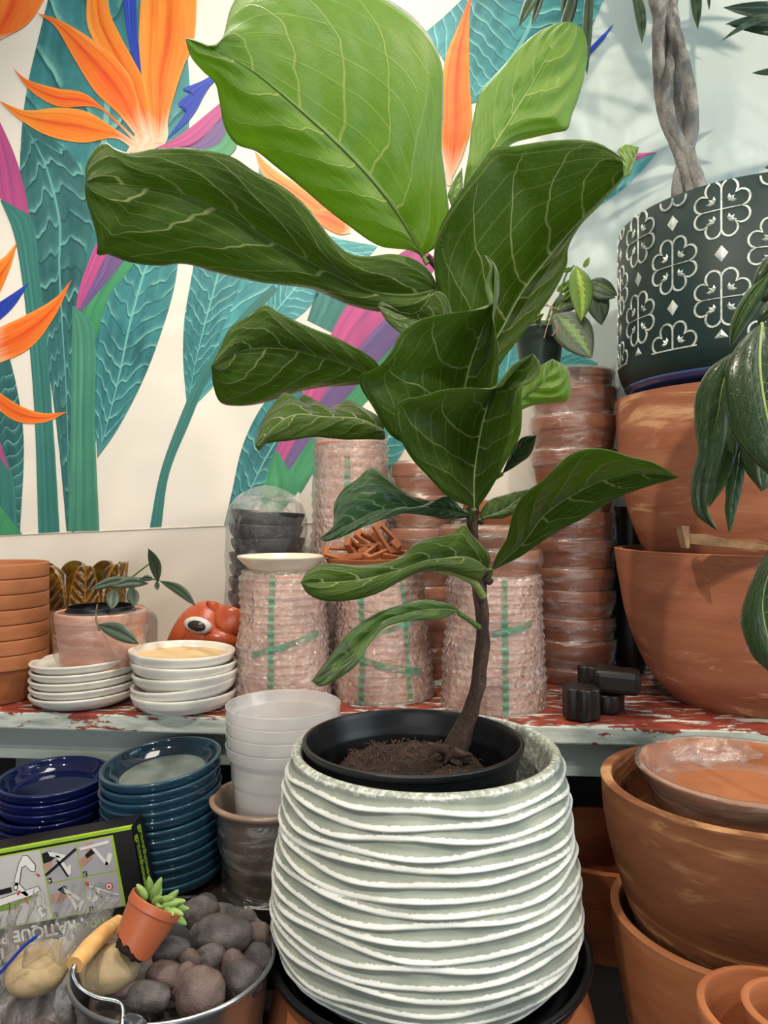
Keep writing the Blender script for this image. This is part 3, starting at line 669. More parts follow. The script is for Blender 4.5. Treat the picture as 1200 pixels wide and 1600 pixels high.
for i in range(NU):
    for k in range(NV):
        a, b = i*NV+k, i*NV+(k+1) % NV; Fc.append((a, a+NV, b+NV, b))
flip_fix(mesh_obj('head', V, Fc, RC, head, sharp=60))
def ellipsoid_data(c, r, rot=None, nu=16, nv=24, fn=None):
    V, Fc = [], []
    M = Euler(rot).to_matrix() if rot else Matrix.Identity(3)
    for i in range(nu+1):
        ph = pi*i/nu
        for k in range(nv):
            th = 2*pi*k/nv; p = Vector((sin(ph)*cos(th)*r[0], sin(ph)*sin(th)*r[1], cos(ph)*r[2]))
            if fn: p = fn(p)
            V.append(Vector(c)+M @ p)
    for i in range(nu):
        for k in range(nv):
            a, b = i*nv+k, i*nv+(k+1) % nv; Fc.append((a, a+nv, b+nv, b))
    return V, Fc
ey = W(309, 977, Yh-.054)-hc
V, Fc = ellipsoid_data(ey, (.027, .009, .0145), (0, .1, -.3)); mesh_obj('eye_white', V, Fc, simple('eye_white_paint', '#ded6d0', .35), head)
V, Fc = ellipsoid_data(ey+Vector((0, -.005, 0)), (.018, .008, .0095), (0, .1, -.3)); mesh_obj('eyeball', V, Fc, simple('eye_dark', '#39342f', .15, scale=60), head)
def earf(p): return Vector((p.x, p.y+.3*p.x*p.x/.03, p.z*(1-.5*max(0, p.x/.04))))
V, Fc = ellipsoid_data(W(366, 972, Yh-.05)-hc, (.036, .007, .024), (0, .5, .2), fn=earf); mesh_obj('ear', V, Fc, RC, head)
V, Fc = ellipsoid_data(W(345, 1000, Yh-.045)-hc, (.035, .02, .02), (0, .2, .0)); mesh_obj('cheek', V, Fc, RC, head)
# --- grey saucers in a hanging bag
Yg = 1.36; ppm = F/Yg
GR = simple('charcoal_ceramic', '#2b2f33', .45, scale=20)
gx = atY(416, Yg)
BASE = ZS
stack('grey_saucer', 'saucer', saucer_prof(.068, .027, .005, .058), GR, gx, Yg, BASE, .0250, 12, 'charcoal grey saucer, # of the stack in the clear bag', 'grey saucers in the clear bag',
      tilt=lambda i: (0.0, .045*sin(i*1.3)+.03), jit=.003, seed=11)
bag = thing('clear_bag', 'crinkled clear plastic bag with a punched hanger around the charcoal saucers', 'bag', (gx, Yg, BASE))
zt = zat(792, Yg)-BASE
prof = linear([(.066, .002), (.073, .06), (.075, .17), (.073, .285), (.066, .315), (.045, .328)], 7)
def bagfn(x, y, z, th, i):
    p = Vector((x*28, y*28, prof[i][1]*20)); d = .005*(noise.noise(p)+.6*noise.noise(p*2.3)); q = sqrt(x*x+y*y); return x*(1+d/q), y*(1+d/q), z
V, Fc = lathe_data(prof, 96, bagfn); mesh_obj('bag_body', V, Fc, FILM2, bag, sharp=180)
V, Fc, = [], []
hole = Vector((0, 0, zt+.018)); 
for i in range(25):
    a = 2*pi*i/24; V.append((.011*cos(a), -.0, zt+.012+.007*sin(a)))
    e = Vector((.062*cos(a), 0, .028*sin(a))); zz = zt+.012+e.z
    if e.z < 0: e.x *= 1.05; zz = zt-.018+0.02*sin(a)*.6
    V.append((e.x*(1-.35*max(0, sin(a))), .004*noise.noise(Vector((a*2, 0, 0))), zz))
for i in range(24): a = i*2; Fc.append((a, a+1, a+3, a+2))
mesh_obj('hanger_tab', V, Fc, film('bag_header', .35, .8, tint='#e8e0cf', scale=14), bag, sharp=180)
# --- bubble wrapped stacks of pink rings
def wrapped_stack(name, label, px, Y, r, z0, H, group, seed=0, rings=None, taper=0.0, lean=0.0, tapes=(), core=TCP, op=None, mat=None, dome=True):
    cx = atY(px, Y); t = thing(name, label, 'wrapped pots', (cx, Y, z0), group=group)
    t.rotation_euler = (0, lean, 0)
    nr = rings or int(H/.0125); P = [(0.0001, 0)]
    for i in range(nr):
        s = i/nr; rr = r*(1-taper*s)-.006; h = H/nr
        P += [(rr-.004, s*H+.001), (rr, s*H+h*.35), (rr, s*H+h*.75), (rr-.004, s*H+h)]
    P += [(rr-.012, H), (0.0001, H-.003)]
    lathe('clay_rings', P, core, t, seg=72, sharp=40)
    rows = 46; pr = [(r*(1-taper*i/rows)*(1-.04*(i/rows > .96)), H*1.01*i/rows) for i in range(rows+1)]
    if dome: pr += [(r*(1-taper)*.86, H*1.025), (r*(1-taper)*.6, H*1.02)]
    def fn(x, y, z, th, i):
        z = pr[i][1]; p = Vector((x*22, y*22, z*22+seed*9)); d = .006*noise.noise(p*.55)+.0018*noise.noise(p*1.7)+.0007*noise.noise(p*4.5)+.0018*sin(z*2*pi/(H/nr))
        q = sqrt(x*x+y*y); return x*(1+d/q), y*(1+d/q), z
    V, Fc = lathe_data(pr, 150, fn); mesh_obj('bubble_wrap', V, Fc, mat or BUB, t, sharp=180)
    for kind, a0, a1, za, zb, wd_ in tapes:            # tape bands over the wrap: vertical band at angle or a band from (a0,za) to (a1,zb)
        V, Fc = [], []; nn = 60
        for i in range(nn+1):
            s = i/nn; a = radians(a0+(a1-a0)*s); z = za+(zb-za)*s; rr = r*(1-taper*z/H)
            for sgn in (-1, 1):
                aa, z2 = (a+sgn*wd_/2/rr, z) if kind == 'v' else (a, z+sgn*wd_/2)
                x, y = rr*cos(aa), rr*sin(aa); p = Vector((x*22, y*22, z2*22+seed*9))
                d = .006*noise.noise(p*.55)+.0018*noise.noise(p*1.7)+.0007*noise.noise(p*4.5)+.0018*sin(z2*2*pi/(H/nr)) + .0014; V.append((x*(1+d/rr), y*(1+d/rr), z2))
        for i in range(nn): Fc.append((2*i, 2*i+1, 2*i+3, 2*i+2))
        mesh_obj('green_tape', V, Fc, TAPEF, t, sharp=180)
    return t
n = NT('green_tape_film'); co = n.coord(); f = n.noise(co, 70, 4, .7)
tr = n.N.new('ShaderNodeBsdfTransparent'); mx = n.N.new('ShaderNodeMixShader'); n.link(n.ramp(f, [(0.36, .25), (0.60, .85)]), mx.inputs[0]); n.link(tr.outputs[0], mx.inputs[1])
n.set(color='#4f9676', rough=.35); n.link(n.b.outputs[0], mx.inputs[2]); n.link(mx.outputs[0], n.out.inputs[0]); TAPEF = n.m
YA = 1.175
wrapped_stack('wrapped_saucer_stack', 'bubble wrapped pink clay stack with green tape cross under the cream bowl', 442, YA, .0775, ZS, zat(893, YA)-ZS-.001, 'bubble wrapped stacks', 1, taper=.12,
              tapes=[('v', -96, -96, .005, .205, .009), ('h', -118, -35, .085, .115, .010)])
YB = 1.22
wrapped_stack('wrapped_saucer_stack', 'bubble wrapped clay stack with green tape under the clay pot feet', 598, YB, .086, ZS, zat(886, YB)-ZS-.001, 'bubble wrapped stacks', 2, taper=.16, lean=-.03,
              tapes=[('v', -112, -112, .005, .20, .009), ('h', -115, -40, .07, .045, .012), ('h', -110, -30, .105, .135, .008), ('v', -60, -60, .005, .20, .007)])
YC = 1.155
wrapped_stack('wrapped_saucer_stack', 'bubble wrapped clay stack right behind the fig trunk', 771, YC, .082, ZS, zat(900, YC)-ZS, 'bubble wrapped stacks', 3, taper=.10,
              tapes=[('v', -86, -86, .005, .20, .009), ('h', -100, -50, .12, .135, .010)])
YD = 1.38
wrapped_stack('wrapped_saucer_stack', 'tall bubble wrapped clay stack standing highest behind the cream bowl', 548, YD, .0765, ZS, zat(690, YD)-ZS, 'bubble wrapped stacks', 4, taper=.06, rings=24,
              tapes=[('v', -92, -92, .15, .40, .010)])
# cream bowl on stack A
CRM = glaze('cream_glaze', '#e2d5bd', '#eadfc9', '#f2ead9', .3)
bz = zat(893, YA)+.002
V, Fc = lathe_data(rounded([(0.0001, 0), (.048, 0), (.069, .021), (.069, .024), (.066, .024), (.046, .004), (0.0001, .004)], .002), 72)
o = flip_fix(mesh_obj('cream_bowl', V, Fc, CRM, attr=[0]*len(V), sharp=50)); o.location = (atY(439, YA), YA, bz); tag(o, 'shallow cream bowl resting on the bubble wrapped stack at left', 'bowl')
# tray with clay pot feet on stack B
YBt = 1.215; tz = zat(885, YBt)+.001
V, Fc = lathe_data(saucer_prof(.068, .014, .004, .058), 64); o = flip_fix(mesh_obj('clay_tray', V, Fc, TC, attr=[0]*len(V))); o.location = (atY(573, YBt), YBt, tz)
tag(o, 'low clay tray holding a heap of clay pot feet', 'tray')
def foot_data():
    prof2 = [(-.030, -.008), (.022, -.014), (.030, 0), (.022, .014), (-.030, .008)]; inn = [(-.020, -.003), (.012, -.007), (.012, .007), (-.020, .003)]
    bm = bmesh.new(); th = .010
    import itertools
    def ring(P, z): return [bm.verts.new((x, y, z)) for x, y in P]
    hole = [(-.021, -.0035), (.014, -.008), (.017, 0), (.014, .008), (-.021, .0035)]
    o0, o1, i0, i1 = ring(prof2, 0), ring(prof2, th), ring(hole, 0), ring(hole, th); k = 5
    for i in range(k):
        j = (i+1) % k
        bm.faces.new((o0[i], o0[j], o1[j], o1[i])); bm.faces.new((i0[j], i0[i], i1[i], i1[j]))
        bm.faces.new((o1[i], o1[j], i1[j], i1[i])); bm.faces.new((o0[j], o0[i], i0[i], i0[j]))
    bmesh.ops.recalc_face_normals(bm, faces=bm.faces)
    me = bpy.data.meshes.new('pot_foot'); bm.to_mesh(me); bm.free(); return me
fme = foot_data(); fme.materials.append(TCO)
FT = [((530, 866), (1.3, .2, .4), 'leaning triangle at the left end'), ((548, 858), (1.5, .5, 1.2), 'upright behind the left triangle'), ((560, 872), (.5, .3, 2.2), 'flat at the front left'),
      ((575, 850), (.9, .6, .3), 'slanting across the middle'), ((588, 866), (.4, -.3, .9), 'flat beneath the middle pieces'), ((603, 842), (1.2, .9, .1), 'standing highest with its round hole'),
      ((612, 860), (.8, .3, 1.7), 'at the right end low'), ((594, 853), (.3, .7, .5), 'sloping down to the right'), ((545, 876), (.2, .1, 3.0), 'lowest beside the tray rim'),
      ((620, 872), (.5, .1, .4), 'low at the far right edge'), ((569, 862), (1.1, .1, 2.8), 'wedged in the centre of the heap')]
for i, ((px, py), rt, d) in enumerate(FT):
    o = bpy.data.objects.new('pot_foot', fme); C.objects.link(o); Y = YBt-.02+.012*((i*5) % 4); o.location = W(px, py, Y); o.rotation_euler = rt
    tag(o, 'clay pot foot ' + d + ' of the heap', 'pot foot', 'clay pot feet in the tray'); bevel(o, .0012)
# --- film wrapped nested pots behind the trunk
FT2 = film('tight_film', .06, .42, wr=(1, 1, 4), scale=7, rot=(.5, .1, 0), bumpd=.009, lo=.52, hi=.74, f0=.16, rough=.12)
def wrapped_pots(label, px, Y, bands, z0, core, film_, seed=1, lip=None, name='wrapped_pot_stack'):
    """bands: [(height, bottom radius, top radius, lip)]"""
    t = thing(name, label, 'wrapped pots', (atY(px, Y), Y, z0)); z = 0; outl = []
    for i, (h, rb, rt_, lp) in enumerate(bands):
        P = [(0.0001, z), (rb, z), (rt_-lp, z+h*.55), (rt_, z+h*.6), (rt_, z+h), (rt_-.008, z+h), (rt_-.012, z+h*.9), (0.0001, z+h*.9)]
        lathe('clay_pot', rounded(P, .003), core, t, seg=64); outl += [(rb, z+.001), (rt_, z+h*.55), (rt_, z+h)]; z += h
    outl += [(outl[-1][0]*.9, z+.004), (outl[-1][0]*.5, z+.003)]
    wrap_shell('plastic_wrap', linear(outl, 5), film_, t, amp=.004, seed=seed, gap=.0035, fr=(14, 14, 34)); return t
YE = 1.385
wrapped_pots('pinkish pots in shiny stretch film between two bubble wrapped stacks', 661, YE, [(.055, .055, .066, .004)]*3+[(.05, .05, .062, .004), (.055, .052, .064, .004), (.06, .05, .062, .004), (.06, .048, .058, .004)], ZS, TC, FT2, 2)
YF = 1.325
def Zf(y): return zat(y, YF-.072)
lowb = [(Zf(a)-Zf(b), .063, .069, .003) for a, b in ((1050, 1075), (1005, 1050), (970, 1005), (925, 970), (890, 925), (845, 890), (800, 845))]
hi_b = [(Zf(760)-Zf(800), .062, .070, .004), (Zf(700)-Zf(760), .064, .076, .005), (Zf(645)-Zf(700), .068, .076, .004), (Zf(600)-Zf(645), .066, .074, .003), (Zf(572)-Zf(600), .066, .068, .003)]
fl = wrapped_pots('tallest film wrapped column of clay saucers and pots right of the fig', 903, YF, lowb+hi_b, ZS, TCD, FT2, 3); fl.location.x = atY(897, YF)
wrapped_pots('short film wrapped clay pot on top of the bubble wrap behind the fig trunk', 768, YC, [(.040, .066, .074, .004), (.034, .068, .078, .004)], zat(900, YC)+.003, TC, FT2, 5)
YM = 1.37
wrapped_pots('film wrapped clay pots behind the trunk with a bare orange rim on top', 781, YM, [(.07, .05, .06, .004), (.07, .055, .066, .004), (.05, .055, .066, .003), (.042, .058, .068, .003)], ZS, TC, FT2, 6)
o = lathe('clay_pot', pot_prof(.070, .052, .085, .006, .022, .004), TCO); o.location = (atY(783, YM), YM, ZS+.236); tag(o, 'bare orange clay pot just behind the fig stem above the film wrapped pots', 'pot')
# --- black pot feet blocks on the shelf edge
BKC = simple('black_glaze_clay', '#1c1614', .42, scale=25)
def lobed(name, c, r, h, lobes, label, rz=0, rx=0, sq=1.0):
    P = rounded([(0.0001, 0), (r, 0), (r, h), (0.0001, h)], .004)
    o = lathe(name, P, BKC, seg=72, fn=lambda x, y, z, th, i: (x*(1+.2*abs(cos(lobes/2*th))-.1), y*sq*(1+.2*abs(cos(lobes/2*th))-.1), P[i][1]))
    o.location = c; o.rotation_euler = (rx, 0, rz); tag(o, label, 'pot foot', 'black pot feet'); return o
lobed('black_pot_foot', (atY(908, 1.07), 1.07, ZS+.001), .025, .046, 6, 'small black lobed pot foot upright at the shelf edge', .5)
lobed('black_pot_foot', (atY(942, 1.115), 1.115, ZS+.001), .030, .028, 4, 'black pot foot lying flat beneath the tilted one', .2)
V, Fc = box_data(-.034, .034, -.02, .02, 0, .036); o = mesh_obj('black_pot_foot', V, Fc, BKC, smooth=False); bevel(o, .009, 3)
o.location = (atY(963, 1.10), 1.10, ZS+.031); o.rotation_euler = (.08, .04, -.3); tag(o, 'chunky black pot foot resting on top, nearest the big clay pot', 'pot foot', 'black pot feet')
o = lobed('black_pot_foot', (atY(925, 1.14), 1.15, ZS+.001), .018, .06, 4, 'slim dark pot foot at the back against the wrapped column', .1)
P = [(0.0001, 0), (.024, 0)]+[(q[0], q[1]) for q in catmull([(.024, 0, 0), (.034, .05, 0), (.034, .16, 0), (.026, .25, 0), (.030, .31, 0)], 16)]+[(.026, .31), (.022, .25), (.028, .1), (0.0001, .01)]
o = lathe('gap_filler_vase', P, BKC, seg=48); o.location = (atY(986, 1.385), 1.385, ZS); tag(o, 'narrow dark vase added to fill the dark gap between the wrapped column and big clay planter', 'vase')  # added filler that keeps the gap beside the column dark
# --- big terracotta planters at right
YG = 1.175; gxr = atY(1167, YG)
G1H = zat(858, YG)-ZS
P = rounded([(0.0001, 0), (.115, 0), (.150, .045), (.178, .11), (.195, .19), (.203, G1H), (.190, G1H), (.180, .17), (.16, .09), (.11, .012), (0.0001, .012)], .004)
P = [(0.0001, 0), (.112, 0)] + [(p[0], p[1]) for p in catmull([(.112, 0, 0), (.150, .045, 0), (.181, .12, 0), (.197, .20, 0), (.203, G1H, 0)], 24)] + [(.190, G1H), (.182, .17), (.16, .09), (.11, .012), (0.0001, .012)]
o = lathe('large_clay_planter', P, TCS, seg=128); o.location = (gxr, YG, ZS); tag(o, 'big rounded clay planter standing on the shelf at right, lower of two', 'planter')
z2 = ZS+G1H+.0
G2H = zat(622, YG)-z2
P = [(0.0001, -.05), (.120, -.05)] + [(p[0], p[1]) for p in catmull([(.130, -.05, 0), (.160, 0.0, 0), (.183, .06, 0), (.197, .13, 0), (.204, G2H, 0)], 24)] + [(.192, G2H), (.18, .10), (.12, -.03), (0.0001, -.03)]
TCS2 = terracotta('terracotta_smeared', '#aa6c4e', '#8e543b', '#bb7e5f', streak=1.25, streakcol='#e3b183', sscale=.6)
o = lathe('large_clay_planter', P, TCS2, seg=128); o.location = (gxr+.003, YG, z2); tag(o, 'big clay planter smeared with pale streaks, nested in the one on the shelf', 'planter')
WDP = simple('torn_wood', '#8a6a48', .8, scale=50, var=.3, bump=.8)
for k, (p0, p1, w0, d) in enumerate([((1068, 845), (1200, 858), .012, 'long splintered wood wedge between the two big clay planters'), ((1064, 822), (1070, 856), .008, 'upright pale wood chip at the left end of the long wedge')]):
    A, B = W(*p0, .985), W(*p1, .975); dr = (B-A).normalized(); upv = Vector((0, 0, 1)) if k == 0 else Vector((1, 0, 0)); V = []
    for s in range(9):
        c = A.lerp(B, s/8); hh = w0*(1-.6*s/8)*(1+.3*noise.noise(Vector((s*1.7, k, 0))))
        for q in ((-.004, -hh*.3), (.006, -hh*.3), (.006, hh), (-.004, hh)): V.append(c+Vector((0, q[0]*2, 0))+upv*q[1])
    Fc = [(i*4+j, i*4+(j+1) % 4, i*4+4+(j+1) % 4, i*4+4+j) for i in range(8) for j in range(4)]+[(3, 2, 1, 0), (32, 33, 34, 35)]
    tag(flip_fix(mesh_obj('wood_shard', V, Fc, WDP, world=True, smooth=False)), d, 'wood shard')
BLS = glaze('navy_glaze', '#1c2c58', '#2c4478', '#5a78ac', .15)
zbs = z2+G2H
pr_ = saucer_prof(.190, .022, .006, .165); V, Fc = lathe_data(pr_, 110); o = flip_fix(mesh_obj('navy_saucer', V, Fc, BLS, attr=[0.6 if p[1] > .018 else 0 for p in pr_ for _ in range(110)]))
o.location = (gxr+.004, YG, zbs+.0005); tag(o, 'wide navy saucer under the dark green patterned planter', 'saucer')
# dark green patterned planter
GP = simple('dark_green_matte', '#18302e', .5, scale=6, var=.1, spec=.4)
RGP = .198; zg = zbs+.0085; HG = zat(352, YG)-zg
gp = thing('patterned_planter', 'dark green cylinder planter with silver clover pattern on the navy saucer', 'planter', (gxr+.002, YG, zg))
Pg = [(0.0001, 0), (.165, 0)]+[(p[0], p[1]) for p in catmull([(.165, 0, 0), (.184, .012, 0), (.193, .025, 0), (RGP, .042, 0)], 10)]+[(RGP, HG-.003), (RGP-.003, HG), (RGP-.012, HG), (RGP-.014, HG-.01), (RGP-.014, .05), (0.0001, .05)]
lathe('pot_body', Pg, GP, gp, seg=144, sharp=60)
n = NT('silver_inlay'); co = n.coord(); f = n.noise(co, 90, 4, .6); SIL = n.set(color=n.ramp(f, [(0.3, '#8fa39b'), (0.5, '#d2dcd4'), (0.7, '#f0f2ea')]), rough=.4, metal=.35, normal=n.bump(f, .5, .001))
ncol = 18; cw = 2*pi*RGP/ncol; rh = .122; ztop = HG-.002; zbot = .044
pv, pf = [], []
def strip(pts, wdt, closed=False, lo=None):
    """pts in (s, z) around the pot -> raised ribbon clipped to the band"""
    m = len(pts); seg_ = []
    for i in range(m):
        a, b = pts[(i-1) % m] if closed or i else pts[i], pts[(i+1) % m] if closed or i < m-1 else pts[i]
        d = Vector((b[0]-a[0], b[1]-a[1])); d = d.normalized() if d.length > 1e-9 else Vector((1, 0)); nn = Vector((-d.y, d.x))*wdt/2; seg_.append((pts[i], nn))
    rng = range(m if closed else m-1)
    for i in rng:
        (p, n1), (q, n2) = seg_[i], seg_[(i+1) % m]
        if not ((lo or zbot)-.0001 <= p[1] <= ztop and (lo or zbot)-.0001 <= q[1] <= ztop): continue
        b0 = len(pv)
        for c, nn in ((p, n1), (q, n2)):
            for f_, rr in ((-1, RGP-.0005), (-.6, RGP+.0012), (.6, RGP+.0012), (1, RGP-.0005)):
                s_, z_ = c[0]+nn.x*f_, c[1]+nn.y*f_; a = s_/RGP; pv.append((rr*sin(a), -rr*cos(a), z_))
        for k in range(3): pf.append((b0+k, b0+k+1, b0+k+5, b0+k+4))
def poly_fill(pts, h=.0014):
    if min(p[1] for p in pts) < zbot-.001 or max(p[1] for p in pts) > ztop: return
    b0 = len(pv); cx_, cz_ = sum(p[0] for p in pts)/len(pts), sum(p[1] for p in pts)/len(pts); a = cx_/RGP
    pv.append(((RGP+h*1.6)*sin(a), -(RGP+h*1.6)*cos(a), cz_))
    for s_, z_ in pts: a = s_/RGP; pv.append(((RGP+.0002)*sin(a), -(RGP+.0002)*cos(a), z_))
    k = len(pts)
    for i in range(k): pf.append((b0, b0+1+i, b0+1+(i+1) % k))
zc0 = zbot
for c in range(ncol):
    s0 = (c+.1)*cw-.062; 
    for r_ in range(0, 5):
        z0_ = zc0+r_*rh+(rh/2 if c % 2 else 0)
        if z0_ < zbot-.05 or z0_ > ztop+.05: continue
        half = (z0_-zbot < .01); out = []
        for i in range(97):
            a = 2*pi*i/96; rr = .0265+.0125*abs(sin(4*a))**.55; out.append((s0+rr*cos(a)*.97, z0_+rr*sin(a)*1.05))
        strip(out[:-1], .0038, True)
        strip([(s0, z0_-.0285+.057*i/16) for i in range(17)], .003); strip([(s0-.0265+.053*i/12, z0_) for i in range(13)], .0018)
        for sx in (-1, 1):
            for sz in ((1,) if half else (-1, 1)):
                cx_, cz_ = s0+sx*.0125, z0_+sz*.0135
                for da in (-.75, 0, .75):
                    ang = atan2(1, sx)+da+(0 if sz > 0 else 0); L_ = .0105
                    d = Vector((cos(ang), sin(ang))); nn = Vector((-d.y, d.x)); b_ = Vector((cx_, cz_))-Vector((sx*.003, .004))
                    poly_fill([tuple(b_), tuple(b_+d*L_*.5+nn*.0026), tuple(b_+d*L_), tuple(b_+d*L_*.5-nn*.0026)])
        if half: strip([(s0-.037+.074*i/12, z0_+.0005) for i in range(13)], .003); poly_fill([(s0+cw-.009, zbot+.006), (s0+cw, zbot+.018), (s0+cw+.009, zbot+.006)])
        if True: 
            zz = z0_+rh/2
            poly_fill([(s0-.009, zz), (s0, zz-.0115), (s0+.009, zz), (s0, zz+.0115)])
        for i, sgn in enumerate((1,)):
            if zbot-.035 < z0_ < zbot+.035 and False: pass
strip([(2*pi*RGP*i/200, zbot+.001) for i in range(0)], .002)
mesh_obj('silver_pattern', pv, pf, SIL, gp, sharp=25)
lathe('soil', [(0.0001, HG-.03), (RGP-.0145, HG-.03)], SOIL, gp)
# --- braided trunk
BARK = NT('grey_bark'); co = BARK.coord(); f = BARK.noise(BARK.mapping(co, (1, 1, .35)), 60, 5, .65); sp_ = BARK.voro(co, 190, 'F1')
c = BARK.ramp(f, [(0.3, '#625f5a'), (0.55, '#8e8b86'), (0.8, '#aaa7a1')]); c = BARK.mix(BARK.ramp(sp_, [(0.0, .9), (0.22, 0.0)]), c, '#d2ccc2')
BARKM = BARK.set(color=c, rough=.8, normal=BARK.bump(BARK.math('ADD', f, BARK.noise(co, 220, 3)), .7, .002))
YT = 1.18
tree = thing('braided_tree', 'tree with braided grey trunk and long drooping leaves in the patterned planter', 'tree', (gxr, YT, zg+HG-.03))
TR = [([(1015, -150), (1022, -20), (1028, 20), (1036, 60), (1048, 110), (1060, 150), (1068, 190), (1077, 240), (1092, 285), (1104, 318)], .0100, -.020),
      ([(1066, -150), (1056, -30), (1046, 20), (1056, 60), (1070, 110), (1080, 160), (1079, 205), (1070, 250), (1060, 285), (1062, 318)], .0105, .016),
      ([(1050, -150), (1040, -20), (1030, 40), (1030, 100), (1032, 145), (1040, 185), (1056, 225), (1070, 262), (1080, 290), (1084, 318)], .0100, -.004),
      ([(1028, -150), (1046, -10), (1054, 40), (1049, 95), (1043, 140), (1046, 180), (1064, 225), (1082, 265), (1096, 318)], .0085, .012)]
for pts, r, dy in TR: tube('trunk_strand', [W(p[0], p[1], YT+dy*cos(i*.7)) for i, p in enumerate(pts)], r, BARKM, tree, seg=14, n=60, bump=.25, seed=r*1000)
LT = leaf_mat('drooping_leaf', '#3a5a34', '#24402a', '#5d7a4c', '#5d9a35', tw=.22, rough=.3, nvein=20, k=.5, vw=.03, veinop=.3, gloss=.15)
for b, t, w, Y0, Y1, bd in [((985, -30), (1003, 68), 9, 1.1, 1.05, -6), ((1085, -50), (1090, 46), 9, 1.12, 1.06, 0), ((860, -40), (810, 42), 9, 1.1, 1.05, 4), ((925, -50), (917, 118), 8, 1.1, 1.05, 3),
                            ((905, -40), (868, 80), 9, 1.12, 1.08, -3), ((890, -50), (885, 60), 8, 1.12, 1.1, 3), ((1112, -30), (1108, 16), 3, 1.1, 1.05, 2), ((850, -20), (830, 40), 6, 1.15, 1.1, 0)]:
    simple_leaf(tree, 'leaf', LT, b, t, w, Y0, Y1, bd, .002, fold=.004)
# crown above the frame (it throws the dappled shade on the wall); uncountable foliage, one part
rc = random.Random(4)
top = Vector(W(1040, -160, YT)); LV_, LF_, LU_ = [], [], []
def crown_leaf(st, en, hw=.012):
    d2 = (en-st); sd = d2.cross(Vector((rc.uniform(-.5, .5), rc.uniform(-.5, .5), 1))).normalized()*hw
    mid = [st, st.lerp(en, .5)+Vector((0, 0, .012)), en]; V, Fc, UV = blade_grid(mid, [st, mid[1]-sd, en], [st, mid[1]+sd, en], 9, 4, .001)
    o_ = len(LV_); LV_.extend(V); LU_.extend(UV); LF_.extend([tuple(i+o_ for i in q) for q in Fc])
ends = [top+Vector((cos(a)*.24, sin(a)*.13-.04, h)) for a, h in [(2*pi*k/7, .08+.05*(k % 3)) for k in range(7)]]
ends += [Vector((.20, .95, 2.10)), Vector((.36, .82, 2.06)), Vector((.52, .78, 2.02)), Vector((.70, .80, 2.04)), Vector((.84, .92, 2.10)), Vector((.30, 1.05, 2.2)), Vector((.62, .98, 2.15)), Vector((.12, .88, 2.12))]
for e in ends:
    tube('branch', [top+Vector((0, 0, -.03)), top.lerp(e, .5)+Vector((0, 0, .05)), e], [.007, .004, .002], BARKM, tree, seg=6, n=8)
    for j in range(17):
        st = e.lerp(top, rc.uniform(0, .35))+Vector((0, 0, .02)); a2 = rc.uniform(0, 2*pi); ln = rc.uniform(.11, .19); d = Vector((cos(a2), sin(a2)*.8, rc.uniform(-.8, .2))).normalized()
        en = st+d*ln
        if en.y > 1.34: en.y = 1.34-rc.uniform(0, .05)
        lim = CAMZ+(812/F)*max(en.y, .3)
        if en.z < lim: en.z = lim+rc.uniform(0, .03)
        lim = CAMZ+(812/F)*max(st.y, .3)
        if st.z < lim+.01: st.z = lim+.01
        crown_leaf(st, en, rc.uniform(.010, .017))
c_ = mesh_obj('crown_foliage', LV_, LF_, LT, tree, uv=LU_, world=True, sharp=180); c_['kind'] = 'stuff'
pp = thing('hanging_foliage', 'dark narrow leaves entering at the top right corner near the wall', 'plant', W(1262, -900, 1.22))
tube('stem', [Vector((W(1262, 0, 1.22).x, 1.22, 2.99)), W(1258, -500, 1.22), W(1262, -60, 1.22), W(1256, 60, 1.22), W(1236, 258, 1.2)], [.005, .004, .003], STEM, pp, seg=8, n=30)
for b, t, w, Y0, Y1, bd in [((1260, 10), (1130, 12), 13, 1.25, 1.2, -4), ((1250, 28), (1133, 38), 9, 1.22, 1.2, 2), ((1240, 20), (1127, 64), 5, 1.2, 1.15, 10), ((1260, 60), (1140, 40), 8, 1.25, 1.25, 2),
                            ((1250, -20), (1125, -4), 12, 1.2, 1.2, 4), ((1240, 95), (1175, 114), 6, 1.2, 1.2, -6), ((1230, 258), (1195, 262), 6, 1.2, 1.2, 0)]:
    simple_leaf(pp, 'leaf', LT, b, t, w, Y0, Y1, bd, .002)
# --- prayer plant
YQ = 1.32; pq = atY(843, YQ); zq = fl.location.z+sum(b[0] for b in lowb+hi_b)+.006
pry = thing('prayer_plant', 'prayer plant with striped leaves in a dark green plastic pot on the film wrapped column', 'plant', (pq, YQ-.0, zq))
DGP = simple('dark_green_plastic', '#25392f', .38, scale=10)
hq = zat(510, YQ)-zq
lathe('nursery_pot', pot_prof(.043, .034, hq, .002, .008, -.002), DGP, pry); lathe('soil', [(0.0001, hq-.01), (.04, hq-.01)], SOIL, pry)
LP1 = leaf_mat('prayer_leaf_light', '#6f9636', '#4d7a2b', '#c6dd62', '#93c23a', tw=.35, nvein=9, k=.45, vw=.09, veinop=.9, herring='#b9d34d')
LP2 = leaf_mat('prayer_leaf_dark', '#2b4224', '#1d3019', '#a8bf7c', '#4a7a2a', tw=.15, nvein=8, k=.5, vw=.06, veinop=.8, herring='#6f9440', gloss=.2)
LP3 = leaf_mat('prayer_leaf_grey', '#6d8066', '#53694f', '#8ea084', '#5a8a3a', tw=.2, nvein=8, k=.5, vw=.05, veinop=.4)
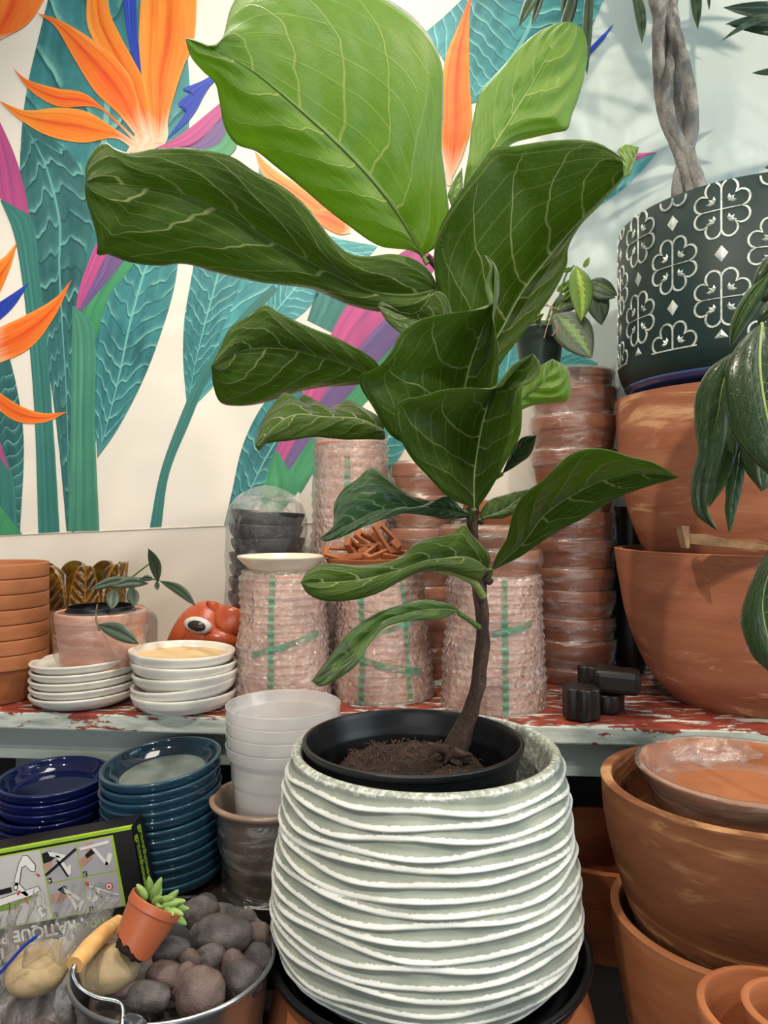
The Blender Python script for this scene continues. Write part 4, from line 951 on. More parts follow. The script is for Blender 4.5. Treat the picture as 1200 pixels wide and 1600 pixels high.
for m_, b, t, w, Y0, Y1, bd in [(LP1, (900, 415), (908, 503), 19, 1.24, 1.2, -5), (LP2, (868, 490), (925, 560), 30, 1.24, 1.18, -4), (LP2, (862, 488), (905, 478), 15, 1.26, 1.25, -8), (LP3, (930, 450), (940, 508), 18, 1.28, 1.27, 0),
                                (LP2, (922, 438), (965, 462), 12, 1.28, 1.27, -2), (LP3, (915, 450), (962, 465), 10, 1.28, 1.26, 2), (LP1, (912, 418), (921, 402), 4, 1.24, 1.24, 0), (LP1, (895, 420), (876, 424), 4, 1.24, 1.24, 0),
                                (LP1, (880, 470), (897, 450), 6, 1.25, 1.25, 0), (LP1, (838, 500), (832, 480), 5, 1.26, 1.26, 0), (LP1, (828, 505), (850, 490), 5, 1.26, 1.24, 0), (LP1, (870, 455), (895, 435), 8, 1.27, 1.27, 3)]:
    simple_leaf(pry, 'leaf', m_, b, t, w, Y0, Y1, bd, .003, wshape=.8)
for pts in [[(858, 508), (872, 470), (885, 428), (897, 415)], [(852, 508), (862, 480), (880, 455)], [(845, 510), (842, 485), (838, 475)], [(860, 508), (875, 480), (890, 460), (915, 448)], [(850, 508), (858, 495), (868, 488)]]:
    tube('stem', [W(a, b, 1.255) for a, b in pts], .0016, STEM, pry, seg=6)
DRY = simple('dried_root', '#b5917a', .8)
for pts in [[(843, 470), (862, 483), (855, 510), (850, 528)], [(868, 500), (870, 515), (862, 525)], [(866, 500), (872, 512), (870, 526)], [(830, 495), (850, 478), (875, 484)]]:
    tube('dry_tendril', [W(a, b, 1.22) for a, b in pts], .0009, DRY, pry, seg=5)
# =====================================================================  CENTRE: WHITE RIBBED POT, TRAY, FIG
YW = 0.81; CX = atY(664, YW); ZB = 0.762
n = NT('chalky_glaze'); co = n.coord(); m = n.attr('mask')
g = n.ramp(n.noise(co, 22, 5, .6), [(0.3, '#8e978b'), (0.6, '#a3aa9c'), (0.8, '#bcbda2')])
m2 = n.math('ADD', m, n.math('MULTIPLY', n.math('SUBTRACT', n.noise(co, 160, 5, .7), .5), .9))
WHT = n.set(color=n.mix(n.ramp(m2, [(0.42, 0.0), (0.60, 1.0)]), g, '#eceee6'), rough=.55, normal=n.bump(n.noise(co, 260, 4, .7), .35, .0008), spec=.35)
HW = 0.229
outer = catmull([(.108, 0, 0), (.135, .008, 0), (.158, .028, 0), (.1665, .055, 0), (.1655, .095, 0), (.160, .14, 0), (.154, .19, 0), (.149, .215, 0), (.146, HW, 0)], 400)
NR = 18; rsd = random.Random(12); rr_ = [(rsd.uniform(.0014, .0034), rsd.choice((2, 3, 3, 4)), rsd.uniform(0, 6.28), rsd.uniform(.0008, .0020), rsd.choice((5, 6, 7)), rsd.uniform(0, 6.28)) for _ in range(NR+2)]
seg = 384; V, Fc, at = [], [], []
stp = (HW-.012)/NR
def ridge(z, th):
    best, mk = 0, 0
    for k in range(max(0, int(z/stp)-2), min(NR, int(z/stp)+3)):
        a, f1, p1, b, f2, p2 = rr_[k]; zc = .004+stp*(k+.5)+a*sin(f1*th+p1)+b*sin(f2*th+p2); d = (z-zc)/stp
        h = max(0, 1-abs(d)/(.70 if d > 0 else .32)); h = h*h*(3-2*h)
        h *= .75+.25*sin(f2*th*1.3+p1)
        if h > best: best = h
        w_ = max(0, 1-abs(d-.06)/.42)
        if w_ > mk: mk = w_
    return best, mk
for i, p in enumerate(outer):
    r0, z0 = p.x, p.y
    for k in range(seg):
        th = 2*pi*k/seg; h, mk = ridge(z0, th); fade = min(1, (HW-z0)/.010)
        nz_ = noise.noise(Vector((cos(th)*9, sin(th)*9, z0*80)))
        r = r0+(h*.0052-.0020)*fade+.0006*nz_; V.append((r*cos(th), r*sin(th), z0)); at.append(min(1, mk*1.1*fade+.55*(1-fade)+.10*nz_))
k0 = len(outer)
inner = rounded([(.146, HW), (.143, HW+.003), (.137, HW+.003), (.134, HW-.004), (.133, .04), (.10, .012), (0.0001, .012)], .003)
for r, z in inner[1:]:
    for k in range(seg): th = 2*pi*k/seg; V.append((r*cos(th), r*sin(th), z)); at.append(.45)
rows_ = k0+len(inner)-1
for i in range(rows_-1):
    for k in range(seg):
        a, b = i*seg+k, i*seg+(k+1) % seg; Fc.append((a, b, b+seg, a+seg))
Fc.append(tuple(range(seg-1, -1, -1)))
o = mesh_obj('ribbed_planter', V, Fc, WHT, attr=at, sharp=80); o.location = (CX, YW, ZB)
tag(o, 'large white planter with wavy horizontal ridges in the centre holding the fig', 'planter')
# black tray and clay pot beneath
BLT = simple('black_glossy_plastic', '#121214', .22, scale=8, bump=.1)
trp = rounded([(0.0001, -.002), (.158, -.002), (.172, .018), (.176, .022), (.176, .027), (.168, .027), (.163, .018), (.153, .004), (0.0001, .004)], .003)
o = lathe('black_saucer', trp, BLT, seg=128); o.location = (CX+.003, YW, ZB-.0045); tag(o, 'shiny black plastic saucer with soil crumbs under the ridged white planter', 'saucer')
zsau = ZB-.0065
CR = simple('crumbs', '#5a4a36', .95, scale=150, var=.6)
rc2 = random.Random(2); vv = []
for k in range(90):
    a = rc2.uniform(-2.4, -.2); rr = rc2.uniform(.157, .168); s = rc2.uniform(.0006, .0018)
    zz_ = (.006 if rr < .16 else .006+(rr-.158)*1.3)
    vv.append(ellipsoid_data((rr*cos(a), rr*sin(a), zz_+.002), (s*1.5, s, s*.6), (0, 0, a), 3, 5))
V, Fc = join_data(vv); c_ = mesh_obj('soil_crumbs', V, Fc, CR, o); c_['kind'] = 'stuff'
Pq = [(0.0001, 0), (.15, 0)]+[(q[0], q[1]) for q in catmull([(.15, 0, 0), (.172, .04, 0), (.178, .09, 0), (.170, .13, 0), (.160, zsau-.60, 0)], 14)]+[(.150, zsau-.60), (.150, .02), (0.0001, .02)]
o = lathe('clay_planter', Pq, TC, seg=96); o.location = (CX+.006, YW, .60); tag(o, 'rounded orange clay planter carrying the black saucer and white planter', 'planter')
# nursery pot + fig
FX = atY(645, YW)
fig = thing('fiddle_leaf_fig', 'fiddle leaf fig with large wavy green leaves in a black nursery pot in the centre', 'plant', (FX, YW-.002, ZB+.012))
zr = zat(1152, YW)-(ZB+.012)
NP = [(0.0001, 0), (.092, 0), (.094, .004), (.112, zr-.028), (.1125, zr-.020), (.116, zr-.019), (.1165, zr-.008), (.1195, zr-.007), (.121, zr), (.1165, zr+.001), (.1145, zr-.004), (.1125, zr-.012), (.1105, zr-.02), (.108, zr-.028), (.1065, zr-.045), (.09, .004), (0.0001, .004)]
lathe('nursery_pot', rounded(NP, .0012, 3), BLK, fig, seg=120, off=(0, 0, 0))
zso = zat(1166, YW)-(ZB+.012)-.016
def soilfn(x, y, z, th, i): return (x, y, z+.006*noise.noise(Vector((x*30, y*30, 1)))+.003*noise.noise(Vector((x*120, y*120, 5)))-.03*max(0, sqrt(x*x+y*y)-.07)/.03)
lathe('soil', [(0.0001, zso)]+[(.005*i, zso) for i in range(1, 21)], SOIL, fig, seg=120, fn=soilfn, sharp=180)
vv = []; rc3 = random.Random(5)
for k in range(300):
    a = rc3.uniform(0, 2*pi); rr = .078*sqrt(rc3.random()); L_ = rc3.uniform(.002, .008); ang = rc3.uniform(0, pi); x, y = rr*cos(a), rr*sin(a); z = soilfn(x, y, zso, 0, 0)[2]+.001
    dv = Vector((cos(ang), sin(ang), rc3.uniform(-.3, .5)))*L_; V, Fc = tube_data([Vector((x, y, z)), Vector((x, y, z))+dv*.5+Vector((0, 0, .002)), Vector((x, y, z))+dv], rc3.uniform(.0003, .0009), 4, 4); vv.append((V, Fc))
V, Fc = join_data(vv); c_ = mesh_obj('bark_chips', V, Fc, simple('bark_fibre', '#5c4230', .9, scale=200, var=.6), fig); c_['kind'] = 'stuff'
n = NT('fig_bark'); co = n.coord(); f = n.noise(n.mapping(co, (1, 1, .45)), 70, 6, .7); dots = n.ramp(n.voro(co, 150), [(0.0, .8), (0.16, 0.0)])
c = n.ramp(f, [(0.3, '#241811'), (0.5, '#43302a'), (0.75, '#66503f')]); FBK = n.set(color=n.mix(dots, c, '#8d7a60'), rough=.85, normal=n.bump(f, 1.0, .003))
TY = YW-.0
tube('trunk', [W(*p) for p in [(706, 1185, TY), (716, 1160, TY), (735, 1110, TY), (748, 1060, TY), (755, 1000, TY), (753, 950, TY), (748, 915, TY), (742, 880, TY-.002), (738, 830, TY-.004), (738, 800, TY-.003), (744, 760, TY+.01), (748, 680, TY+.03), (735, 600, TY+.04), (712, 500, TY+.03), (690, 430, TY+.02), (668, 400, TY+.01)]],
     [.016, .0125, .0088, .0078, .0074, .0072, .0078, .0066, .0062, .0064, .0052, .0055, .005, .0045, .004, .003], FBK, fig, seg=18, n=120, bump=.28)
for k, (p0, p1, p2, r) in enumerate([((700, 1172), (682, 1170), (668, 1178), .006), ((712, 1175), (722, 1178), (738, 1176), .006), ((706, 1172), (700, 1182), (694, 1190), .006)]):
    tube('surface_root', [W(p0[0], p0[1], TY-.01), W(p1[0], p1[1], TY-.014), W(p2[0], p2[1]+4, TY-.018)], [r, r*.7, r*.25], FBK, fig, seg=8, n=12, bump=.3, seed=k)
# leaf nodes / scars on the trunk
for k, (px, py, r) in enumerate([(764, 908, .005), (744, 926, .003), (752, 938, .004), (738, 800, .007), (724, 800, .005), (752, 815, .004), (742, 896, .0075), (758, 895, .005)]):
    V, Fc = ellipsoid_data(W(px, py, TY-.004), (r, r, r*.8), fn=lambda p: p*(1+.25*noise.noise(p*400))); mesh_obj('leaf_scar', V, Fc, FBK, fig, world=True, sharp=180)
LF = leaf_mat('fig_leaf', '#4a671c', '#365014', '#b2ba74', '#9cc024', tw=.36, nvein=6, k=.30, vw=.05, veinop=.85, gloss=.04, quilt=0.45)
LFB = leaf_mat('fig_leaf_bright', '#769a2c', '#628c22', '#b9cc66', '#b4dc2c', tw=.50, nvein=6.5, k=.30, vw=.045, veinop=.85, gloss=.10, quilt=0.35)
LFD = leaf_mat('fig_leaf_glossy', '#2c5026', '#1f3c1c', '#6f9a55', '#5d9a2a', tw=.25, rough=.34, nvein=6, k=.35, vw=.04, veinop=.7, gloss=.09, quilt=0.45)
LFS = leaf_mat('fig_leaf_spotted', '#5f8430', '#4a6f24', '#a9bb66', '#9ccc3a', tw=.40, nvein=6, k=.30, vw=.045, veinop=.7, gloss=.12, blot='#1c1f10', quilt=0.45)
RIB = simple('leaf_rib', '#5f7a35', .5, scale=60); RIBP = simple('leaf_rib_pale', '#93a75c', .5, scale=60)
def fleaf(mat, mid, left, right, Y0, Y1, dl=0, dr=0, dm=0, bulge=.006, quilt=.002, k=.3, nv=6, seed=1, wave=.005, rib=RIB, rr=.0016, pet=None, label=None, ribw=True):
    def pt(pts, d, closeends=True):
        out = []; m = len(pts)
        L = [0]
        for a, b in zip(pts, pts[1:]): L.append(L[-1]+math.hypot(b[0]-a[0], b[1]-a[1]))
        for p, l in zip(pts, L):
            s = l/L[-1]; out.append(W(p[0], p[1], Y0+(Y1-Y0)*s+d*sin(pi*s)))
        return out
    M, Lf, R = pt(mid, dm), pt(left, dl), pt(right, dr)
    V, Fc, UV = blade_grid(M, Lf, R, 64, 32, bulge, quilt, nv, k, seed, wave)
    o = mesh_obj('leaf', V, Fc, mat, fig, uv=UV, world=True, sharp=180); solid(o, .0007)
    if label: o['label'] = label
    if ribw:
        q = catmull(M, 30); t = tube('midrib', [p+Vector((0, -.0007, 0)) for p in q[:28]], [rr*(1-.85*i/27) for i in range(28)], rib, None, seg=8, n=60)
        off = fig.location; 
        for v in t.data.vertices: v.co += t.location-off
        t.location = (0, 0, 0); t.parent = o
    if pet: tube('petiole', [W(*p) for p in pet], [.0034, .0028, .0024], RIB, fig, seg=10, n=20)
    return o
# giant top leaf
fleaf(LFB, [(660, 400), (628, 345), (592, 295), (540, 238), (460, 165), (395, 112), (330, 75), (290, 60)],
      [(660, 400), (640, 391), (590, 383), (530, 342), (470, 293), (425, 256), (400, 237), (368, 226), (350, 200), (342, 160), (336, 130), (318, 112), (298, 88), (290, 60)],
      [(660, 400), (690, 378), (701, 340), (696, 285), (690, 230), (693, 170), (692, 105), (676, 62), (645, 25), (605, -2), (540, -38), (460, -55), (395, -40), (362, 10), (350, 55), (340, 75), (312, 64), (290, 60)],
      .82, .66, dl=.01, dr=.03, bulge=.010, quilt=.0018, rib=RIB, rr=.0026, pet=[(668, 412, .82), (665, 408, .82), (660, 398, .82)], label='giant topmost leaf glowing bright green')
# big left leaf
fleaf(LF, [(685, 452), (640, 462), (580, 455), (520, 428), (440, 385), (365, 340), (290, 305), (200, 290), (134, 285)],
      [(685, 452), (672, 425), (645, 404), (610, 397), (575, 400), (545, 395), (520, 375), (500, 350), (475, 318), (440, 290), (395, 266), (365, 246), (330, 236), (290, 231), (240, 233), (205, 239), (180, 233), (163, 222), (146, 236), (134, 262), (134, 285)],
      [(685, 452), (676, 478), (640, 491), (600, 488), (550, 478), (520, 466), (490, 453), (445, 446), (400, 440), (340, 426), (290, 412), (245, 415), (200, 409), (166, 397), (151, 400), (153, 385), (149, 360), (140, 330), (133, 305), (134, 285)],
      .80, .68, dl=-.03, dr=.02, bulge=.010, quilt=.0018, rib=RIB, rr=.0022, label='long broad leaf reaching to the left')
# bright leaf top right behind
fleaf(LFB, [(715, 345), (740, 280), (780, 215), (820, 150), (855, 90), (890, 34)],
      [(715, 345), (722, 310), (727, 270), (733, 230), (738, 190), (748, 150), (770, 122), (792, 98), (815, 72), (845, 48), (870, 37), (890, 34)],
      [(715, 345), (735, 320), (770, 260), (800, 225), (840, 213), (868, 207), (886, 203), (893, 180), (905, 150), (915, 110), (917, 68), (908, 44), (890, 34)],
      .88, .90, dl=0, dr=.03, bulge=.004, quilt=.002, rib=RIBP, rr=.0014, label='bright green leaf at the top right behind the others')
fleaf(LFB, [(712, 335), (708, 305), (722, 262)], [(712, 335), (700, 305), (722, 262)], [(712, 335), (722, 300), (722, 262)], .90, .92, bulge=.002, quilt=0, ribw=False)
# big right leaf folded along its rib
fleaf(LF, [(738, 570), (775, 530), (818, 454), (885, 370), (925, 325), (960, 290), (984, 262)],
      [(738, 570), (700, 510), (682, 450), (678, 395), (690, 350), (718, 302), (745, 264), (771, 231), (800, 229), (850, 221), (900, 218), (932, 222), (960, 238), (984, 262)],
      [(738, 570), (770, 580), (790, 555), (825, 512), (862, 462), (885, 415), (887, 388), (905, 354), (932, 326), (965, 290), (984, 262)],
      .85, .81, dl=-.075, dr=-.04, dm=.03, bulge=.008, quilt=.0018, rib=RIBP, rr=.0018, label='big dark leaf cupped upward at the right')
fleaf(LFB, [(975, 278), (985, 258), (998, 230)], [(975, 278), (972, 255), (965, 235), (975, 228), (998, 230)], [(975, 278), (985, 272), (992, 248), (998, 230)], .79, .80, bulge=.003, quilt=0, ribw=False)
# curly leaf under the left leaf
fleaf(LF, [(715, 555), (690, 520), (650, 500), (595, 480)], [(715, 555), (700, 470), (680, 456), (650, 490), (625, 492), (608, 478), (595, 472), (590, 478)], [(715, 555), (680, 545), (640, 530), (615, 512), (600, 495), (590, 478)],
      .80, .76, dl=.0, dr=-.02, bulge=.003, rib=RIB, rr=.0012)
# tall middle leaf L6
fleaf(LF, [(722, 690), (726, 610), (738, 560), (752, 520), (764, 480), (768, 445), (768, 420), (760, 400)],
      [(722, 690), (690, 702), (650, 698), (612, 682), (585, 640), (560, 591), (590, 574), (612, 548), (625, 522), (655, 500), (700, 489), (740, 484), (762, 478), (757, 445), (765, 420), (757, 399)],
      [(722, 690), (765, 650), (777, 600), (779, 555), (772, 510), (769, 495), (772, 470), (773, 440), (772, 420), (762, 400)],
      .78, .74, dl=-.075, dr=-.045, dm=.025, bulge=.008, quilt=.0018, rib=RIBP, rr=.0016, label='upright cupped leaf in the middle of the crown')
fleaf(LF, [(752, 610), (768, 560), (768, 495)], [(752, 610), (755, 560), (768, 495)], [(752, 610), (779, 560), (768, 495)], .775, .73, bulge=.003, quilt=0, ribw=False)
# front centre leaf L7
fleaf(LF, [(741, 795), (741, 745), (747, 700), (757, 650), (770, 615), (795, 580), (832, 552)],
      [(741, 795), (700, 776), (668, 744), (640, 712), (622, 675), (617, 636), (632, 624), (655, 620), (690, 609), (730, 604), (770, 605), (785, 590), (800, 572), (832, 552)],
      [(741, 795), (752, 786), (772, 755), (795, 715), (812, 680), (815, 645), (817, 605), (840, 590), (845, 572), (836, 556), (832, 552)],
      .76, .70, dl=-.055, dr=-.04, dm=.025, bulge=.008, quilt=.0018, rib=RIBP, rr=.0018, pet=[(738, 812, .805), (738, 805, .785), (741, 795, .77)], label='heart shaped leaf at the front centre')
# right small L8
fleaf(LFB, [(775, 660), (820, 620), (850, 595), (863, 561)], [(775, 660), (800, 620), (825, 590), (845, 572), (863, 561)], [(775, 660), (818, 637), (860, 630), (886, 624), (892, 600), (884, 574), (863, 561)], .84, .84, dl=0, dr=.02, bulge=.005, rib=RIBP, rr=.001, pet=[(748, 690, .84), (762, 675, .84), (775, 660, .84)], label='small bright leaf peeking out at the right')
# small curled L9
fleaf(LFD, [(785, 740), (805, 712), (838, 680)], [(785, 740), (797, 712), (815, 684), (838, 680)], [(785, 740), (812, 724), (830, 708), (838, 680)], .80, .76, bulge=.003, quilt=0, rib=RIB, rr=.0008, pet=[(743, 765, .815), (764, 752, .81), (785, 740, .80)], label='small curled young leaf')
# long right leaf L10
fleaf(LF, [(768, 890), (815, 850), (850, 805), (900, 770), (960, 745), (1010, 740), (1060, 745)],
      [(768, 890), (776, 868), (790, 845), (800, 805), (820, 770), (852, 745), (870, 728), (893, 708), (922, 699), (952, 701), (985, 712), (1020, 722), (1060, 745)],
      [(768, 890), (790, 880), (820, 864), (862, 838), (905, 813), (950, 785), (1000, 764), (1032, 754), (1060, 745)],
      .80, .70, dl=-.05, dr=.0, dm=.01, bulge=.006, quilt=.0018, rib=RIBP, rr=.0012, pet=[(758, 905, .81), (765, 898, .805), (768, 890, .80)], label='long leaf stretching out to the right')
fleaf(LF, [(748, 812), (790, 795), (825, 765)], [(748, 812), (760, 785), (795, 772), (825, 765)], [(748, 812), (790, 808), (818, 790), (825, 765)], .80, .86, bulge=.004, quilt=.002, rib=RIBP, rr=.001)
# left dark L12
fleaf(LF, [(592, 598), (555, 575), (500, 558), (440, 545), (380, 548), (330, 572)],
      [(592, 598), (592, 572), (575, 555), (548, 538), (520, 525), (490, 513), (460, 500), (435, 488), (412, 476), (388, 492), (358, 513), (345, 542), (330, 572)],
      [(592, 598), (550, 601), (500, 606), (450, 618), (410, 629), (372, 634), (345, 629), (333, 600), (330, 572)], .80, .70, dl=-.02, dr=.03, bulge=.008, quilt=.0018, rib=RIBP, rr=.001, label='dark leaf halfway up at the left')
# L13
fleaf(LF, [(600, 672), (560, 655), (510, 652), (455, 650), (399, 696)],
      [(600, 672), (595, 655), (570, 638), (545, 628), (522, 636), (500, 641), (482, 625), (472, 620), (462, 632), (450, 618), (442, 616), (425, 638), (405, 670), (399, 696)],
      [(600, 672), (600, 687), (550, 684), (500, 684), (450, 688), (415, 693), (404, 705), (399, 696)], .78, .68, dl=.03, dr=-.01, dm=-.01, bulge=.005, quilt=.0018, rib=RIBP, rr=.001, wave=.008, label='drooping leaf below the dark left one')
# L14 glossy dark
fleaf(LFD, [(716, 798), (680, 792), (640, 795), (590, 800), (545, 820), (498, 843)],
      [(716, 798), (700, 790), (675, 783), (650, 784), (625, 770), (600, 745), (579, 732), (555, 752), (535, 768), (522, 790), (521, 822), (508, 835), (498, 843)],
      [(716, 798), (690, 808), (660, 803), (630, 802), (600, 812), (565, 824), (530, 840), (510, 846), (498, 843)], .80, .68, dl=.0, dr=-.03, dm=-.01, bulge=.005, quilt=.0018, rib=RIBP, rr=.001, pet=[(738, 806, .806), (725, 800, .80), (716, 798, .80)], label='glossy dark green leaf with a pointed tip')
fleaf(LFD, [(738, 806), (700, 797), (660, 790)], [(738, 806), (720, 795), (700, 775), (660, 790)], [(738, 806), (705, 812), (675, 806), (660, 790)], .79, .76, bulge=.003, quilt=0, rib=RIB, rr=.0008)
# L15 pale left
fleaf(LF, [(762, 890), (735, 872), (700, 872), (660, 878), (620, 892), (570, 905), (520, 910), (470, 910)],
      [(762, 890), (766, 870), (750, 848), (736, 835), (724, 820), (705, 834), (655, 846), (628, 868), (605, 880), (555, 885), (505, 881), (482, 892), (470, 910)],
      [(762, 890), (750, 905), (735, 903), (700, 893), (660, 893), (630, 906), (590, 927), (545, 938), (505, 938), (480, 927), (470, 910)],
      .80, .66, dl=-.0, dr=-.03, dm=-.02, bulge=.007, quilt=.0018, rib=RIBP, rr=.0014, label='pale green leaf arching down to the left')
tube('petiole', [W(755, 932, .802), W(742, 912, .79), (W(715, 897, .77)), W(680, 892, .75)], [.0042, .004, .0034, .002], RIBP, fig, seg=10, n=24)
# L16 lowest
fleaf(LFS, [(718, 954), (680, 952), (630, 960), (585, 985), (545, 1020), (487, 1064)],
      [(718, 954), (702, 944), (660, 938), (620, 949), (580, 964), (545, 990), (522, 1018), (503, 1042), (487, 1064)],
      [(718, 954), (690, 966), (640, 969), (602, 980), (577, 1008), (556, 1040), (525, 1062), (500, 1073), (487, 1064)], .78, .66, dl=.0, dr=-.02, bulge=.005, quilt=.0018, rib=RIBP, rr=.001, pet=[(748, 980, .805), (735, 970, .795), (716, 958, .78)], label='lowest leaf with blackened spotted tip')
# =====================================================================  LEFT FOREGROUND
# translucent containers
n = NT('frosted_plastic'); tr = n.N.new('ShaderNodeBsdfTransparent'); mx = n.N.new('ShaderNodeMixShader'); mx.inputs[0].default_value = .46
df = n.N.new('ShaderNodeBsdfDiffuse'); df.inputs[0].default_value = hexc('#ffffff'); tl = n.N.new('ShaderNodeBsdfTranslucent'); tl.inputs[0].default_value = hexc('#f4f1ee'); m0 = n.N.new('ShaderNodeMixShader'); m0.inputs[0].default_value = .5
gl = n.N.new('ShaderNodeBsdfGlossy'); gl.inputs['Roughness'].default_value = .15; m2 = n.N.new('ShaderNodeMixShader')
n.link(df.outputs[0], m0.inputs[1]); n.link(tl.outputs[0], m0.inputs[2]); n.link(tr.outputs[0], mx.inputs[1]); n.link(m0.outputs[0], mx.inputs[2]); n.link(n.fres(.05), m2.inputs[0]); n.link(mx.outputs[0], m2.inputs[1]); n.link(gl.outputs[0], m2.inputs[2])
n.link(m2.outputs[0], n.out.inputs[0]); n.N.remove(n.b); FRO = n.m
YD2 = .975; dx_ = atY(443, YD2); zrim = zat(1098, YD2)
Hd = .135; dp = rounded([(0.0001, 0), (.055, 0), (.060, .006), (.066, Hd*.62), (.068, Hd*.66), (.0695, Hd*.885), (.0745, Hd*.89), (.0755, Hd-.003), (.076, Hd), (.0740, Hd), (.0728, Hd-.004), (.0675, Hd*.88), (.0645, Hd*.6), (.0585, .006), (.054, .001), (0.0001, .001)], .0012, 3)
stack('plastic_tub', 'tub', dp, FRO, dx_, YD2, zrim-Hd-.0165*3, .0165, 4, 'frosted clear plastic tub, # of four nested in the grey wrapped pot', 'nested clear plastic tubs')
# grey brown pot
GB = glaze('taupe_glaze', '#6f625a', '#87796f', '#a68a76', .2); YGb = .975; gbx = atY(423, YGb); zg0 = .756; zgr = zat(1240, YGb)
gpr = rounded([(0.0001, 0), (.048, 0), (.052, .006), (.070, zgr-zg0-.012), (.078, zgr-zg0-.008), (.0805, zgr-zg0-.003), (.078, zgr-zg0), (.073, zgr-zg0), (.066, zgr-zg0-.02), (.046, .01), (0.0001, .01)], .003)
gt = thing('taupe_pot', 'taupe glazed pot in torn clear film holding the plastic tubs', 'pot', (gbx, YGb, zg0))
V, Fc = lathe_data(gpr, 96); flip_fix(mesh_obj('pot_body', V, Fc, GB, gt, attr=[.9 if q[1] > zgr-zg0-.01 else 0 for q in gpr for _ in range(96)]))
wrap_shell('plastic_wrap', linear([(.062, .002), (.056, .012), (.058, .03), (.071, zgr-zg0-.014)], 9), film('pot_film', .04, .4, wr=(1, 1, 3), scale=8, rot=(.6, .3, 0)), gt, amp=.005, seed=7, gap=.003)
# blue saucers
TEALG = glaze('teal_blue_glaze', '#05121e', '#0c2838', '#2c5066', .07, scale=10); COB = glaze('cobalt_glaze', '#070b28', '#0c1548', '#141f54', .06, scale=10)
def satt(R): return lambda p: (.9 if p[0] > R*.955 else (0.35 if p[0] > R*.85 else 0))
sp1 = saucer_prof(.080, .024, .0045, .064)
tl_ = stack('teal_saucer', 'saucer', sp1, TEALG, atY(262, 1.0), .995, .757, .0122, 12, 'glossy teal blue saucer, # of the tall leaning stack beside the taupe pot', 'teal blue saucers',
      tilt=lambda i: (.035+.004*i, -.03-.006*i), jit=.0015, seg=96, attr=satt(.08), seed=21, shear=(-.0006, .0003))
V, Fc = lathe_data([(0.0001, .0064), (.056, .0064), (.0565, .006)], 48); mesh_obj('worn_centre', V, Fc, simple('worn_grey_glaze', '#6d7672', .35, scale=25, var=.3), tl_[-1])
stack('cobalt_saucer', 'saucer', saucer_prof(.0735, .022, .0045, .06), COB, atY(83, 1.025), 1.025, .757, .0130, 9, 'deep cobalt saucer, # of the stack behind the tool carton at far left', 'cobalt saucers',
      tilt=lambda i: (.015+.003*i, .0), jit=.002, seg=96, attr=satt(.0735), seed=22, shear=(0, .0004))
# --- carton printed upside down
PC = W(205, 1292, .873); PA = (W(0, 1330, .873)-PC).normalized(); PN = Vector((0, -1, 0)); PN = (PN-PA*PN.dot(PA)).normalized(); PD = PA.cross(PN).normalized()
if PD.z > 0: PD = -PD
PN = PD.cross(PA).normalized()
if PN.y > 0: PN = -PN
pxm = F/.875
def bxp(a, d, o=0.0): return PC+PA*a+PD*d+PN*o
BW_, BH_, BD_ = .30, .262, .038
BXM = simple('carton_black', '#17181a', .42, scale=12, bump=.05); BXG = simple('carton_lime', '#a6cc3a', .5, bump=0); PPR = simple('print_panel', '#cfcdca', .45, bump=0, var=.03); PPR2 = simple('print_photo_panel', '#b7b6bd', .45, bump=0, var=.06)
carton = thing('tool_carton', 'upside down black carton with lime edges and instruction pictures at lower left', 'box', bxp(BW_*.5, BH_, 0))
def quad3(name, pts, mat, o=.0003, par=None):
    V = [bxp(a, d, o) for a, d in pts]; k = len(pts)
    V += [bxp(a, d, o-.0002) for a, d in pts]
    Fc = [tuple(range(k)), tuple(range(2*k-1, k-1, -1))]+[(i, (i+1) % k, (i+1) % k+k, i+k) for i in range(k)]
    return flip_fix(mesh_obj(name, V, Fc, mat, carton, world=True, smooth=False))
V = [bxp(a, d, o) for o in (0, -BD_) for a, d in ((0, 0), (BW_, 0), (BW_, BH_), (0, BH_))]
Fc = [(0, 1, 2, 3), (7, 6, 5, 4), (0, 4, 5, 1), (1, 5, 6, 2), (2, 6, 7, 3), (3, 7, 4, 0)]; flip_fix(mesh_obj('carton_body', V, Fc, BXM, carton, world=True, smooth=False))
# side flap (separate overlapping panel) and lime edges
V = [bxp(-.0008, .002, -.0015), bxp(-.0008, BH_, -.0015), bxp(-.0008, BH_, -BD_+.001), bxp(-.0008, .002, -BD_+.001)]+[bxp(-.0016, d, o) for d, o in ((.002, -.0015), (BH_, -.0015), (BH_, -BD_+.001), (.002, -BD_+.001))]
flip_fix(mesh_obj('side_flap', V, [(0, 1, 2, 3), (7, 6, 5, 4), (0, 4, 5, 1), (1, 5, 6, 2), (2, 6, 7, 3), (3, 7, 4, 0)], BXM, carton, world=True, smooth=False))
quad3('lime_edge', [(0, 0), (BW_, 0), (BW_, .0028), (0, .0028)], BXG)
V = [bxp(a, -.0004, o) for a, o in ((0, 0), (BW_, 0), (BW_, -.006), (0, -.006))]; V += [v+PD*.0003 for v in V]
flip_fix(mesh_obj('lime_top', V, [(0, 1, 2, 3), (7, 6, 5, 4), (0, 4, 5, 1), (1, 5, 6, 2), (2, 6, 7, 3), (3, 7, 4, 0)], BXG, carton, world=True, smooth=False))
def c2(x, y):
    """photo pixel -> carton plane coordinates"""
    dx, dz = (x-600)/F, (800-y)/F; ray = Vector((dx, 1, dz)); o0 = Vector((0, 0, CAMZ)); t = (PC-o0).dot(PN)/ray.dot(PN); p = o0+ray*t-PC; return (p.dot(PA), p.dot(PD))
